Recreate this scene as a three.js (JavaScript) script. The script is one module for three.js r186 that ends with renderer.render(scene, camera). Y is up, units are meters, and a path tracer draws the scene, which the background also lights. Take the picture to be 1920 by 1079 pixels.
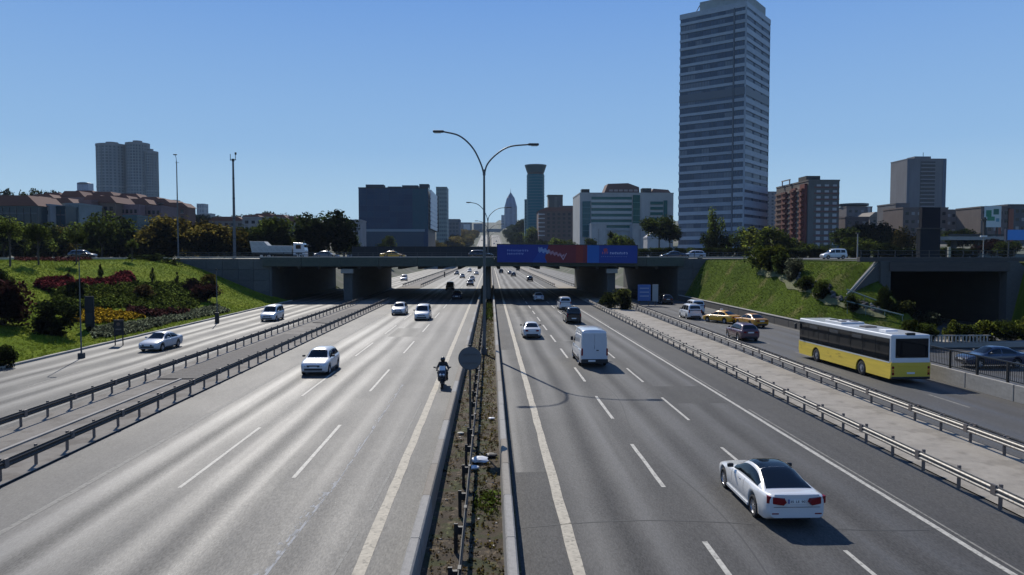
import * as THREE from 'three';
import { mergeGeometries } from 'three/addons/utils/BufferGeometryUtils.js';
import { RoundedBoxGeometry } from 'three/addons/geometries/RoundedBoxGeometry.js';
import { MarchingCubes } from 'three/addons/objects/MarchingCubes.js';

// ---------- camera, sky, sun, exposure ----------
const scene = new THREE.Scene();
const camera = new THREE.PerspectiveCamera(42.99, 1024 / 575, 0.5, 6000);
camera.position.set(0, 7.85, 0);
camera.rotation.order = 'YXZ';
camera.rotation.set(-0.04486, -0.02916, 0);
const renderer = new THREE.WebGLRenderer({ antialias: true });
renderer.setSize(1024, 575);
renderer.toneMapping = THREE.LinearToneMapping;
renderer.toneMappingExposure = 1.0;
renderer.shadowMap.enabled = true;
{
  const W = 64, H = 512, a = new Float32Array(W * H * 4);
  const stops = [[0, .47, .655, .80], [4, .395, .60, .795], [8, .285, .49, .765], [19, .165, .345, .725], [40, .068, .178, .49], [90, .038, .105, .34]];
  for (let j = 0; j < H; j++) {
    const e = Math.max(0, (j + .5) / H * 180 - 90);
    let k = 0; while (k < stops.length - 2 && e > stops[k + 1][0]) k++;
    const p = stops[k], q = stops[k + 1], t = (e - p[0]) / (q[0] - p[0]);
    for (let i = 0; i < W; i++) {
      const o = (j * W + i) * 4;
      for (let c = 0; c < 3; c++) a[o + c] = j < H / 2 ? [.07, .075, .07][c] : p[c + 1] + (q[c + 1] - p[c + 1]) * t;   // below the horizon: plain ground
      a[o + 3] = 1;
    }
  }
  const t = new THREE.DataTexture(a, W, H, THREE.RGBAFormat, THREE.FloatType);
  t.mapping = THREE.EquirectangularReflectionMapping; t.magFilter = THREE.LinearFilter; t.minFilter = THREE.LinearFilter; t.needsUpdate = true;
  scene.background = t; scene.environment = t;
}
const sun = new THREE.DirectionalLight(new THREE.Color(1, .945, .85), 4.8);
sun.name = 'sun';
sun.position.set(-.335 * 120, 120, -1.12 * 120 - 60); sun.target.position.set(0, 0, -60);
sun.castShadow = true; sun.shadow.mapSize.set(4096, 4096);
Object.assign(sun.shadow.camera, { left: -150, right: 150, top: 150, bottom: -150, near: 1, far: 500 });
scene.add(sun, sun.target);

// ---------- helpers ----------
let seed = 7;
const rnd = () => { seed = (seed * 1664525 + 1013904223) >>> 0; return seed / 4294967296; };
const rr = (a, b) => a + (b - a) * rnd();
const clamp = (x, a = 0, b = 1) => Math.min(b, Math.max(a, x));
const lerp = (a, b, t) => a + (b - a) * t;
const V = (x, y, z) => new THREE.Vector3(x, y, z);
const used = {};
const numbered = (n) => { const k = used[n] = (used[n] ?? -1) + 1; return k ? `${n}_${String(k).padStart(3, '0')}` : n; };
const shade = (m) => { m.castShadow = m.receiveShadow = true; return m; };
function thing(name, label, category, [x, y, z] = [0, 0, 0], turn = 0, group) {
  const o = new THREE.Group(); o.name = numbered(name); o.position.set(x, y, z); o.rotation.y = turn;
  o.userData = { label, category }; if (group) o.userData.group = group;
  scene.add(o); return o;
}
function part(parent, name, geo, mat, o = {}) {
  const m = shade(new THREE.Mesh(geo, mat)); m.name = name;
  if (o.at) m.position.set(...o.at);
  if (o.turn) m.rotation.set(...o.turn);
  if (o.label) m.userData.label = o.label;
  if (o.kind) m.userData.kind = o.kind;
  parent.add(m); return m;
}
function structure(name, geo, mat) { const m = shade(new THREE.Mesh(geo, mat)); m.name = name; m.userData = { kind: 'structure' }; scene.add(m); return m; }
function single(name, geo, mat, label, category, group) { const m = shade(new THREE.Mesh(geo, mat)); m.name = numbered(name); m.userData = { label, category }; if (group) m.userData.group = group; scene.add(m); return m; }
function plain(g) {
  const n = g.index ? g.toNonIndexed() : g, o = new THREE.BufferGeometry();
  o.setAttribute('position', n.attributes.position); if (!n.attributes.normal) n.computeVertexNormals(); o.setAttribute('normal', n.attributes.normal);
  o.setAttribute('uv', n.attributes.uv ?? new THREE.BufferAttribute(new Float32Array(n.attributes.position.count * 2), 2));
  return o;
}
const merge = (list) => mergeGeometries(list.map(plain));
const box = (w, h, d, x = 0, y = 0, z = 0, ry = 0) => { const g = new THREE.BoxGeometry(w, h, d); if (ry) g.rotateY(ry); return g.translate(x, y, z); };
const rbox = (w, h, d, r, x = 0, y = 0, z = 0) => new RoundedBoxGeometry(w, h, d, 2, r).translate(x, y, z);
const cyl = (r0, r1, h, x = 0, y = 0, z = 0, n = 12) => new THREE.CylinderGeometry(r1, r0, h, n).translate(x, y + h / 2, z);
function bar(a, b, r0, r1 = r0, n = 8) {
  const A = V(...a), B = V(...b), d = B.clone().sub(A), g = new THREE.CylinderGeometry(r1, r0, d.length(), n);
  g.applyQuaternion(new THREE.Quaternion().setFromUnitVectors(V(0, 1, 0), d.normalize()));
  return g.translate(...A.add(B).multiplyScalar(.5).toArray());
}
const tube = (pts, r, seg = 24, n = 8) => new THREE.TubeGeometry(new THREE.CatmullRomCurve3(pts.map((p) => V(...p))), seg, r, n);
function prism(pts, depth, bevel = 0) {                 // outline in x, y pushed along z
  const s = new THREE.Shape(pts.map((p) => new THREE.Vector2(p[0], p[1])));
  return new THREE.ExtrudeGeometry(s, { depth, bevelEnabled: bevel > 0, bevelSize: bevel, bevelThickness: bevel, bevelSegments: 2 });
}
// sheet from a grid of points f(i, j) -> [x, y, z, u, v]
function sheet(nu, nv, f) {
  const p = [], t = [], ix = [];
  for (let j = 0; j <= nv; j++) for (let i = 0; i <= nu; i++) { const q = f(i / nu, j / nv, i, j); p.push(q[0], q[1], q[2]); t.push(q[3] ?? i / nu, q[4] ?? j / nv); }
  for (let j = 0; j < nv; j++) for (let i = 0; i < nu; i++) { const a = j * (nu + 1) + i, b = a + 1, c = a + nu + 1; ix.push(a, b, c, b, c + 1, c); }
  const g = new THREE.BufferGeometry(); g.setAttribute('position', new THREE.Float32BufferAttribute(p, 3)); g.setAttribute('uv', new THREE.Float32BufferAttribute(t, 2)); g.setIndex(ix); g.computeVertexNormals();
  return g;
}
// tileable value noise
function grid(n, s) { const a = new Float32Array(n * n); let k = s * 7919 + 13; for (let i = 0; i < a.length; i++) { k = (k * 1664525 + 1013904223) >>> 0; a[i] = k / 4294967296; } return a; }
const G64 = [1, 2, 3, 4, 5].map((s) => grid(64, s));
function vn(x, y, px, py, s = 0) {                       // px, py: periods up to 64
  const g = G64[s % 5], xi = Math.floor(x), yi = Math.floor(y), fx = x - xi, fy = y - yi, u = fx * fx * (3 - 2 * fx), v = fy * fy * (3 - 2 * fy);
  const X = ((xi % px) + px) % px, Y = ((yi % py) + py) % py, X1 = (X + 1) % px, Y1 = (Y + 1) % py;
  return lerp(lerp(g[Y * 64 + X], g[Y * 64 + X1], u), lerp(g[Y1 * 64 + X], g[Y1 * 64 + X1], u), v);
}
const fbm = (u, v, n, s = 0) => { let a = 0, w = .5, t = 0, k = n; for (let i = 0; i < 4 && k <= 64; i++) { a += w * vn(u * k, v * k, k, k, s + i); t += w; w *= .55; k *= 2; } return a / t; };
const toS = (c) => c <= .0031308 ? 12.92 * c : 1.055 * c ** (1 / 2.4) - .055;
function tex(w, h, fn, srgb = true) {
  const a = new Uint8Array(w * h * 4);
  for (let j = 0; j < h; j++) for (let i = 0; i < w; i++) {
    const c = fn((i + .5) / w, (j + .5) / h), o = (j * w + i) * 4;
    for (let k = 0; k < 3; k++) { const q = typeof c === 'number' ? c : c[k]; a[o + k] = 255 * clamp(srgb ? toS(clamp(q)) : q); }
    a[o + 3] = 255;
  }
  const t = new THREE.DataTexture(a, w, h); t.wrapS = t.wrapT = THREE.RepeatWrapping; t.magFilter = THREE.LinearFilter; t.minFilter = THREE.LinearFilter;
  if (srgb) t.colorSpace = THREE.SRGBColorSpace; t.needsUpdate = true; return t;
}
const rep = (t, a, b = a) => { const c = t.clone(); c.repeat.set(a, b); c.needsUpdate = true; return c; };
const M = (c, roughness = .8, o = {}) => new THREE.MeshStandardMaterial({ color: Array.isArray(c) ? new THREE.Color().setRGB(...c) : c, roughness, ...o });
const Mp = (c, roughness, o = {}) => new THREE.MeshPhysicalMaterial({ color: Array.isArray(c) ? new THREE.Color().setRGB(...c) : c, roughness, ...o });
const mulc = (c, k) => c.map((q) => q * k);
const mixc = (a, b, t) => a.map((q, i) => lerp(q, b[i], t));

// ---------- the lie of the land (metres; z = -distance along the road) ----------
const roadY = (d) => d < 430 ? 0 : .06 * (d - 430) ** 2 / (d - 230);
function land(x, z) {
  const d = -z, ax = Math.abs(x);
  const hill = 7 + .05 * Math.max(0, d - 190) * clamp((ax - 60) / 90);
  if (x < 0) {
    if (d > 125.6 && d < 175.5) return x < -38.1 ? 7 : -.15;
    if (d <= 125.6) {
      if (x > -34) return -.15;
      const L = 40 - (clamp(d, 50, 122) - 50) / 72 * 20, t = clamp((-34 - x) / L);
      return -.02 + 7 * lerp(t, t * t * (3 - 2 * t), .5) * clamp((d - 18) / 30);
    }
    const t = clamp((-36 + 15 * clamp((d - 490) / 150) - x) / 12);
    return lerp(roadY(d) - .15, Math.max(hill, roadY(d)), t);
  }
  if (d > 125.6 && d < 175.5) return x > 32.9 ? 7 : -.15;
  if (d <= 125.6) {
    if (x < 32.6) return -.15;
    if (d < 68.9 && x < 57) return -.15;
    if (x > 42.3 && d < 78.9) return x < 57 ? -.15 : -.15 + 7 * clamp((d - 64) / 14) * clamp((x - 57) / 1.5);
    if (d >= 78.9 && x > 42.3) return 7;
    const t = clamp((x - 32.6) / (4.5 + clamp(122 - d, 0, 40) / 40 * 5.2));
    return -.02 + 7 * lerp(t, t * t * (3 - 2 * t), .35) * clamp((d - 69) / 13);
  }
  const t = clamp((x - 34 + 15 * clamp((d - 490) / 150)) / 12);
  return lerp(roadY(d) - .15, Math.max(hill, roadY(d) + 9 * clamp((d - 500) / 250) * clamp((220 - x) / 90)), t);
}

// ---------- surface materials ----------
const streak = (u, v, s) => .55 * vn(u * 60, v * 6, 60, 6, s) + .45 * vn(u * 24, v * 3, 24, 3, s + 1);
const speck = new Float32Array(512 * 1024); for (let i = 0; i < speck.length; i++) speck[i] = rnd();
function asphalt(base, lanes, x0, x1, s, k, r0, r1, gains) {
  const f = (u, v) => {
    const x = x0 + (x1 - x0) * u;
    let tr = 0, oil = 0;
    lanes.forEach((c, n) => { const g = (gains ?? [1, 1, 1])[n], w = .5 * (vn(v * 9, c + 20, 9, 64, s) - .5); tr = Math.max(tr, g * Math.exp(-(((Math.abs(x - c + w * .5) - .8) / (.42 + .2 * vn(v * 5, c + 9, 5, 64, s))) ** 2))); oil = Math.max(oil, g * Math.exp(-(((x - c + w) / .4) ** 2))); });
    return [tr, oil, streak(u, v, s), fbm(u, v * 3, 8, s)];
  };
  const map = tex(1024, 2048, (u, v) => {
    const [tr, oil, st, big] = f(u, v), fine = speck[(Math.floor(v * 1024) * 512 + Math.floor(u * 512)) % speck.length] * .7 + rnd() * .5 - .6;
    const q = 1 + k * (.30 * tr * (.5 + st) - .26 * oil * (.4 + big)) + .36 * (st - .5) + .34 * (big - .5) + .95 * fine;
    return mixc(mulc(base, q), mulc([1.08, 1, .88], base[1] * q), .6 * big);
  });
  const roughnessMap = tex(512, 1024, (u, v) => { const [tr, oil, st, big] = f(u, v); return clamp(lerp(r1, r0, clamp(.15 + .75 * tr * (.4 + .9 * st) + .3 * (big - .5) - .2 * oil)) + .08 * (rnd() - .5)); }, false);
  return { map, roughnessMap };
}
const grit = tex(512, 512, () => rnd() * .7 + .3 * rnd() * rnd(), false);
const laneL = [-5.1, -8.7, -12.1], laneR = [3.95, 7.6, 11.05];
const mAsphaltL = M([1, 1, 1], 1, { ...asphalt([.060, .058, .0555], laneL, -16.6, -2.1, 1, 1.15, .50, .72, [.4, .9, 1.15]), bumpMap: rep(grit, 4, 24), bumpScale: .006 });
const mAsphaltR = M([1, 1, 1], 1, { ...asphalt([.046, .0445, .0425], laneR, .7, 15.9, 3, .7, .62, .86), bumpMap: rep(grit, 4, 24), bumpScale: .006 });
const asphS = asphalt([.056, .0545, .052], [-4, 0, 4], -6, 6, 2, .6, .52, .82);
const mAsphaltS = M([1, 1, 1], 1, { ...asphS, bumpMap: rep(grit, 4, 24), bumpScale: .006 });
const concTex = tex(512, 512, (u, v) => { const a = fbm(u, v, 6, 2), b = fbm(u, v, 24, 1), c = vn(u * 40, v * 4, 40, 4, 3); return mulc([.285, .268, .24], .72 + .38 * a + .18 * b + .14 * (c - .5) + .12 * (rnd() - .5)); });
const mConc = M([1, 1, 1], .88, { map: concTex, bumpMap: rep(grit, 2), bumpScale: .002 });
const mConcGreen = M([.19, .25, .215], .85, { map: concTex });
const mConcDark = M([.21, .21, .22], .9, { map: concTex });  // tone lowered to put deep shade into the bridge underside
const mConcGrey = M([.25, .275, .295], .88, { map: concTex });  // darkened to put shade into the pier and abutment walls
const mConcPale = M([1.25, 1.22, 1.15], .85, { map: concTex });
const sandTex = tex(512, 512, (u, v) => { const a = fbm(u, v, 5, 3), b = fbm(u, v, 20, 4), p = clamp((fbm(u, v, 7, 1) - .52) * 6); return mulc(mixc([.30, .268, .22], [.23, .204, .166], p), .75 + .3 * a + .2 * b + .18 * (rnd() - .5)); });
const mSand = M([1, 1, 1], .95, { map: sandTex, bumpMap: rep(grit, 3), bumpScale: .008 });
const slabTex = tex(512, 512, (u, v) => { const a = fbm(u, v, 4, 1), p = clamp((fbm(u, v, 6, 3) - .5) * 5); return mulc(mixc([.175, .158, .135], [.12, .104, .086], p), .72 + .35 * a + .25 * fbm(u, v, 30, 2) + .14 * (rnd() - .5)); });
const mSlab = M([1, 1, 1], .9, { map: slabTex, bumpMap: rep(grit, 3), bumpScale: .006 });
const dirtTex = tex(512, 512, (u, v) => { const a = fbm(u, v, 6, 1), b = fbm(u, v, 26, 2), g = clamp((fbm(u, v, 9, 4) - .5) * 5), st = b > .74 ? 1.9 : 1; return mulc(mixc([.092, .07, .045], [.07, .074, .027], g), (.6 + .5 * a + .35 * b + .4 * (rnd() - .5)) * st); });
const mDirt = M([1, 1, 1], .97, { map: dirtTex, bumpMap: rep(grit, 3), bumpScale: .03 });
const grassTex = tex(1024, 1024, (u, v) => { const a = fbm(u, v, 5, 2), b = fbm(u, v, 18, 3), c = vn(u * 64, v * 64, 64, 64, 1); return mulc(mixc([.118, .178, .005], [.175, .20, .012], clamp(a * 1.6 - .4)), .6 + .45 * a + .3 * b + .25 * (c - .5) + .36 * (rnd() - .5)); });
const mGrass = Mp([1, 1, 1], 1, { specularIntensity: .15, map: grassTex, bumpMap: rep(grit, 4), bumpScale: .05 });
const grassDarkTex = tex(512, 512, (u, v) => { const a = fbm(u, v, 6, 4), b = fbm(u, v, 20, 1), p = clamp((fbm(u, v, 8, 3) - .55) * 6); return mulc(mixc(mixc([.058, .098, .006], [.085, .115, .010], a), [.15, .135, .045], .7 * p), .55 + .45 * a + .4 * b + .35 * (rnd() - .5)); });
const mGrassDark = Mp([1, 1, 1], 1, { specularIntensity: .15, map: grassDarkTex, bumpMap: rep(grit, 4), bumpScale: .05 });  // darker green with straw patches, for the right embankment
const farTex = tex(512, 512, (u, v) => { const a = fbm(u, v, 6, 1), b = fbm(u, v, 22, 3); return mulc(mixc([.05, .062, .03], [.11, .1, .08], clamp((a - .45) * 5)), .6 + .7 * b); });
const mFar = M([1, 1, 1], .95, { map: farTex });
const paintTex = tex(512, 512, (u, v) => { const w = fbm(u, v, 32, 2), q = clamp((w - .6) * 5) * .4, r = rnd(); return mulc([.62, .585, .50], (.8 + .3 * fbm(u, v, 40, 1) + .14 * (r - .5)) * (1 - q)); });
const mPaint = M([.72, .72, .72], .7, { map: paintTex });
const mPaintTan = M([.66, .62, .555], .75, { map: paintTex });
const mPaintOld = M([.36, .36, .36], .8, { map: paintTex });
const steelTex = tex(256, 256, (u, v) => { const a = fbm(u, v, 8, 1), p = clamp((fbm(u, v, 14, 3) - .6) * 5); return mulc(mixc([.5, .49, .47], [.3, .22, .16], p), .7 + .5 * a); });
const mSteel = M([.42, .41, .40], .55, { map: steelTex, metalness: .4 });
const mSteelDark = M([.10, .10, .10], .62, { map: steelTex, metalness: .3 });
const mPost = M([.16, .14, .13], .6, { metalness: .4 });
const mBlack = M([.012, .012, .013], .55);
const mDarkMetal = M([.05, .055, .06], .45, { metalness: .6 });

// ---------- terrain ----------
{
  const xs = [-1400, -1000, -750, -560, -430, -330, -260, -210, -175, -150, -130, -112, -100, -92];
  for (let x = -86; x <= -39; x += 2) xs.push(x);
  xs.push(-38.3, -37.9, -37.2, -36, -35, -34.02, -33.98, -30, -25, -21, -18, -10, 0, 10, 17, 19, 22, 26, 30, 32.4, 32.58, 32.62, 32.86, 32.94);
  for (let x = 34; x <= 42; x += 1) xs.push(x);
  xs.push(42.26, 42.34, 43.1, 47, 52, 56.9, 57.1, 58.6, 61, 65, 72, 80, 90, 100, 112, 130, 150, 175, 210, 260, 330, 430, 560, 750, 1000, 1400);
  const near = [-1600, -900, -500, -250, -120, -60, 0, 10, 18, 26, 34, 42, 48], mid = [];
  for (let d = 50; d <= 124; d += 2) near.push(d === 78 ? 78.84 : d);
  near.splice(near.indexOf(80), 0, 78.96); near.push(124.6, 125.55);
  for (const d of [125.55, 125.65, 132, 145, 160, 170, 175.4, 175.6, 180, 190, 205, 225, 250, 280, 320, 370, 430, 500, 580, 680, 800, 950, 1100, 1300, 1500, 1800, 2200, 2800]) mid.push(d);
  const mk = (ds, scale, side = 0) => {
    const g = sheet(xs.length - 1, ds.length - 1, (u, v, i, j) => { const x = xs[i], z = -ds[j]; let y = land(x, z); if (y > .3 && Math.abs(x) < 140) y += .22 * (fbm(x / 40 + 9, z / 40 + 9, 8, 2) - .5); return [x, y, z, x * scale, z * scale]; });
    const p = g.attributes.position, k = g.index.array, keep = [];
    for (let i = 0; i < k.length; i += 3) { const cx = (p.getX(k[i]) + p.getX(k[i + 1]) + p.getX(k[i + 2])) / 3, cz = -(p.getZ(k[i]) + p.getZ(k[i + 1]) + p.getZ(k[i + 2])) / 3; if (!(cx > 43.1 && cx < 56.9 && cz > 78.84 && cz < 118) && (!side || cx * side > 0)) keep.push(k[i], k[i + 1], k[i + 2]); }
    g.setIndex(keep); g.computeVertexNormals(); return g;
  };
  structure('grass_embankment_left', mk(near, 1 / 14, -1), mGrass); structure('grass_embankment_right', mk(near, 1 / 14, 1), mGrassDark);
  structure('terrain', mk(mid, 1 / 60), mFar);
}
// ---------- roads ----------
const DS = []; for (let d = -40; d < 430; d += 10) DS.push(d); for (let d = 430; d <= 1320; d += 20) DS.push(d);
const strip = (x0, x1, y, ds = DS, us = 1, vs = 90) => sheet(4, ds.length - 1, (u, v, i, j) => { const d = ds[j], x = lerp(x0, x1, u); return [x, roadY(d) + y, -d, us === 1 ? u : x / us, d / vs]; });
const DN = DS.filter((d) => d <= 480);
const upTo = (a, b, s = 10) => { const r = []; for (let d = a; d < b; d += s) r.push(d); r.push(b); return r; };
const roadL = structure('motorway_left', strip(-16.6, -2.1, 0), mAsphaltL);
const roadR = structure('motorway_right', strip(.7, 15.9, 0), mAsphaltR);
structure('median_strip', strip(-2.15, .75, .03, DS, 4, 4), mDirt);
const stripL = structure('verge_left', strip(-21.75, -16.55, .05, DN, 5, 5), mSlab);
structure('verge_right', strip(15.85, 20.25, .05, DN, 5, 5), mSand);
const sideL = structure('side_road_left', strip(-33.75, -21.7, 0, DN, 12, 60), M([1.3, 1.28, 1.22], 1, { map: asphS.map, roughnessMap: asphS.roughnessMap }));
const sideR = structure('side_road_right', strip(20.2, 32.5, 0, DN, 12, 60), mAsphaltS);
structure('underpass_road', sheet(4, 6, (u, v) => [lerp(32.45, 57.05, u), -.06, -lerp(8, 119, v), u * 2, v * 2]), mAsphaltS);
structure('cross_road', sheet(8, 2, (u, v) => [lerp(-300, 300, u), 7.08, -lerp(126.4, 173.6, v), u * 40, v * 2]), mAsphaltS);
// darker repaved slabs on the left verge, a little proud
part(stripL, 'dark_slab', prism([[-20.9, 46], [-18.2, 46], [-18.0, 71], [-20.2, 72]], .06).rotateX(-Math.PI / 2).translate(0, .055, 0), M([.55, .55, .57], .9, { map: slabTex }));
part(stripL, 'dark_slab', prism([[-20.4, 84], [-18.4, 83], [-18.2, 104], [-20.0, 105]], .06).rotateX(-Math.PI / 2).translate(0, .055, 0), M([.55, .55, .57], .9, { map: slabTex }));
part(stripL, 'drain_kerb', box(.16, .07, 50, -19.4, .085, -21), mConc);
// painted lines: each stretch its own piece with slightly uneven edges
function mark(parent, name, x, w, d0, d1, mat = mPaint, x1 = x) {
  const n = Math.max(2, Math.round((d1 - d0) / 1.2));
  const g = sheet(1, n, (u, v) => { const d = lerp(d0, d1, v), e = .12 * w * (rnd() - .5); return [lerp(x, x1, v) + (u - .5) * w + e, roadY(d) + .005, -d, (u * w + x) / 3, d / 3]; });
  return part(parent, name, g, mat);
}
for (const [a, b] of [[4, 40], [40, 80], [80, 120], [120, 200], [200, 420], [420, 1300]]) {
  mark(roadR, 'edge_line', 2.17, .32, a, b, mPaintTan); mark(roadR, 'edge_line', 12.82, .17, a, b);
  mark(roadR, 'edge_line', 13.1, .07, a, Math.min(b, a + (b - a) * .9), mPaintOld);
  mark(roadL, 'edge_line', -3.27, .32, a, b, mPaintTan); mark(roadL, 'edge_line', -13.85, .2, a, b, mPaintOld);
}
for (let k = -1; k < 14; k++) {
  mark(roadR, 'lane_dash', 5.84, .15, 24.2 + k * 10.3, 29.8 + k * 10.3);
  mark(roadR, 'lane_dash', 9.40, .13, 23.7 + k * 10.4, 29.2 + k * 10.4);
}
for (let k = -1; k < 10; k++) {
  mark(roadL, 'lane_dash', -6.95, .14, 25.6 + k * 16.3, 33.6 + k * 16.3);
  mark(roadL, 'lane_dash', -10.5, .13, 24.6 + k * 16, 33.2 + k * 16);
}
for (const [d0, d1, x0, x1] of [[15.5, 20.4, -3.98, -3.78], [22.2, 26.5, -3.72, -3.62], [30, 38.5, -3.75, -3.7]]) mark(roadL, 'old_lane_dash', x0, .09, d0, d1, mPaintOld, x1);
{ // scraped remains of an older line
  const aT = tex(128, 1024, (u, v) => { const core = Math.abs(u - .72) < .09 ? .75 * clamp((vn(u * 7, v * 60, 7, 60, 2) - .18) * 3) : 0, rag = u < .7 ? clamp((vn(u * 5 + v * 9, v * 46, 64, 46, 1) * .6 + vn(u * 14, v * 64, 14, 64, 4) * .4 - .5 - .3 * (.7 - u)) * 7) * clamp((vn(.5, v * 10, 4, 10, 3) - .4) * 5) : 0; return clamp(Math.max(core, rag * .8)); }, false);
  const m = M([.42, .42, .41], .85, { alphaMap: aT, transparent: true });
  for (const [a, b, x, w] of [[15, 24, -5.45, .42], [24, 44, -5.35, .24]]) part(roadL, 'scraped_line', sheet(1, 20, (u, v) => [x + (u - .5) * w - .25 * (1 - v) * (a < 20 ? 1 : 0), .005, -lerp(a, b, v), u, v]), m);
}
for (let k = 0; k < 7; k++) mark(sideR, 'lane_dash', 24.6, .12, 27.5 + k * 9, 31 + k * 9, mPaintOld);
mark(sideR, 'edge_line', 31.7, .14, 72, 124, mPaintOld); mark(sideL, 'edge_line', -22.4, .14, 20, 124, mPaintOld);
for (let k = 0; k < 6; k++) mark(sideL, 'lane_dash', -27.6, .12, 30 + k * 14, 36 + k * 14, mPaintOld);
// transverse sealed crack on the right carriageway and old stains
const mPatch = (k, src) => M([k, k, k * .98], 1, { map: src.map, roughnessMap: src.roughnessMap });
for (const [a, b, d0, d1, k] of [[6.1, 9.1, 58, 66, .78], [.9, 2.0, 26, 60, 1.12], [9.7, 12.5, 38, 43, .86], [3, 5.4, 92, 101, .82]]) part(roadR, 'repair_patch', sheet(2, 2, (u, v) => [lerp(a, b, u), .003, -lerp(d0, d1, v), (lerp(a, b, u) + 3) / 15, lerp(d0, d1, v) / 90]), mPatch(k, mAsphaltR));
for (const [a, b, d0, d1, k] of [[-9.9, -7.4, 70, 78, .8], [-3.0, -2.2, 12, 110, .9]]) part(roadL, 'repair_patch', sheet(2, 8, (u, v) => [lerp(a, b, u), .003, -lerp(d0, d1, v), (lerp(a, b, u) + 20) / 15, lerp(d0, d1, v) / 90]), mPatch(k, mAsphaltL));
part(roadR, 'sealed_crack', sheet(30, 1, (u, v) => [lerp(.8, 12.5, u), .005, -20.6 - .5 * Math.sin(u * 5) - v * .06, u, v]), M([.04, .04, .039], .75));
part(roadR, 'sealed_crack', sheet(30, 1, (u, v) => [6.6 + .35 * Math.sin(u * 9) + v * .05, .005, -lerp(16, 44, u), u, v]), M([.042, .042, .041], .75));

// ---------- low concrete barriers beside the median, block by block ----------
function barrier(label, x0, x1, h) {
  const t = thing('concrete_barrier', label, 'barrier', [(x0 + x1) / 2, 0, 0]);
  const w = x1 - x0, L = 3.3, out = [[-w / 2, 0], [w / 2, 0], [w / 2 - .05, h - .05], [w / 2 - .09, h], [-w / 2 + .09, h], [-w / 2 + .05, h - .05]];
  const g = prism(out, L - .03, 0), mats = [mConc, M([.9, .86, .8], .9, { map: concTex }), M([.82, .75, .66], .9, { map: concTex })];
  for (let d = 5; d < 124; d += L) part(t, 'block', g, mats[Math.floor(rnd() * 3)], { at: [.012 * (rnd() - .5), .006 * rnd(), -d - L] });
  const g2 = prism(out, 9.96, 0); for (let d = 124; d < 420; d += 10) part(t, 'block', g2, mConc, { at: [0, 0, -d - 10] });
  return t;
}
barrier('low concrete barrier beside the oncoming lanes, left edge of the median', -2.12, -1.74, .7);
barrier('low concrete barrier beside the lanes heading away, right edge of the median', .32, .68, .7);

// ---------- steel guard rails ----------
const wOut = []; { const p = [[0, 0], [.035, .03], [.035, .07], [0, .11], [0, .14], [.035, .18], [.035, .22], [0, .25], [0, .31]]; p[8] = [.0, .31]; for (const q of p) wOut.push([q[0] + .02, q[1]]); for (const q of p.slice().reverse()) wOut.push([q[0], q[1]]); }
const wBeam = (L) => prism(wOut, L).translate(0, 0, -L);
const beam4 = wBeam(4), beam12 = wBeam(12), postG = merge([box(.1, .78, .06, 0, .39, 0)]), spacerG = box(.14, .2, .1);
const jointG = box(.075, .33, .22);
function guardrail(label, x, d0, d1, sides, o = {}) {
  const t = thing('guard_rail', label, 'guard rail', [x, o.y ?? .05, 0], 0, o.group);
  const step = o.step ?? 2, L = o.seg ?? 4, mb = o.mat ?? mSteel, mp = o.post ?? mPost, bg = L === 4 ? beam4 : beam12;
  const bend = o.bend ?? (() => 0);
  for (let d = d0; d <= d1; d += step) {
    const p = part(t, 'post', postG, mp, { at: [bend(d) + .012 * (rnd() - .5), .012 * (rnd() - .5), -d], turn: [.03 * (rnd() - .5), .08 * (rnd() - .5), .03 * (rnd() - .5)] });
    for (const s of sides) part(p, 'spacer', spacerG, mp, { at: [s * .11, .6, 0] });
  }
  for (let d = d0; d + L <= d1 + .1; d += L) for (const s of sides) {
    const m = part(t, 'beam', bg, mb, { at: [bend(d) + s * .18 + .014 * (rnd() - .5), .45 + .016 * (rnd() - .5), -d - .01] });
    part(m, 'joint_plate', jointG, mp, { at: [.02, .155, -.02] });
    m.rotation.y = -Math.atan2(bend(d + L) - bend(d), L);
    if (s < 0) { m.scale.x = -1; }
  }
  return t;
}
guardrail('dark steel guard rail nearest the oncoming lanes on the left', -16.95, 9.4, 121.4, [1], { mat: mSteelDark });
guardrail('dark steel guard rail along the left side road, beyond the paved verge', -21.35, 9.5, 121.5, [1], { mat: mSteelDark });
guardrail('steel guard rail on the right shoulder of the lanes heading away', 15.6, 9.6, 117.6, [-1]);
guardrail('double-beam steel guard rail between the sandy verge and the bus road', 19.95, 9.5, 117.5, [-1, 1], { bend: (d) => .012 * Math.max(0, d - 34) });
guardrail('dark guard rail running down the middle of the weedy median', -.92, 8.2, 120.2, [1], { step: 2.67, mat: M([.05, .05, .05], .7, { map: steelTex }), post: mBlack, y: .03 });
guardrail('far guard rail past the overpass, left of the oncoming lanes', -16.95, 178, 382, [1], { step: 6, seg: 12, mat: mSteelDark });
guardrail('far guard rail past the overpass, along the left side road', -21.35, 178, 382, [1], { step: 6, seg: 12, mat: mSteelDark });
guardrail('far guard rail past the overpass, right of the lanes heading away', 15.6, 178, 382, [-1], { step: 6, seg: 12, mat: mSteelDark });
guardrail('far guard rail past the overpass, beside the right side road', 20.4, 178, 382, [-1], { step: 6, seg: 12, mat: mSteelDark });
guardrail('short stub of guard rail behind the front of the yellow bus', 31.6, 59.2, 71.2, [-1]);

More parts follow.
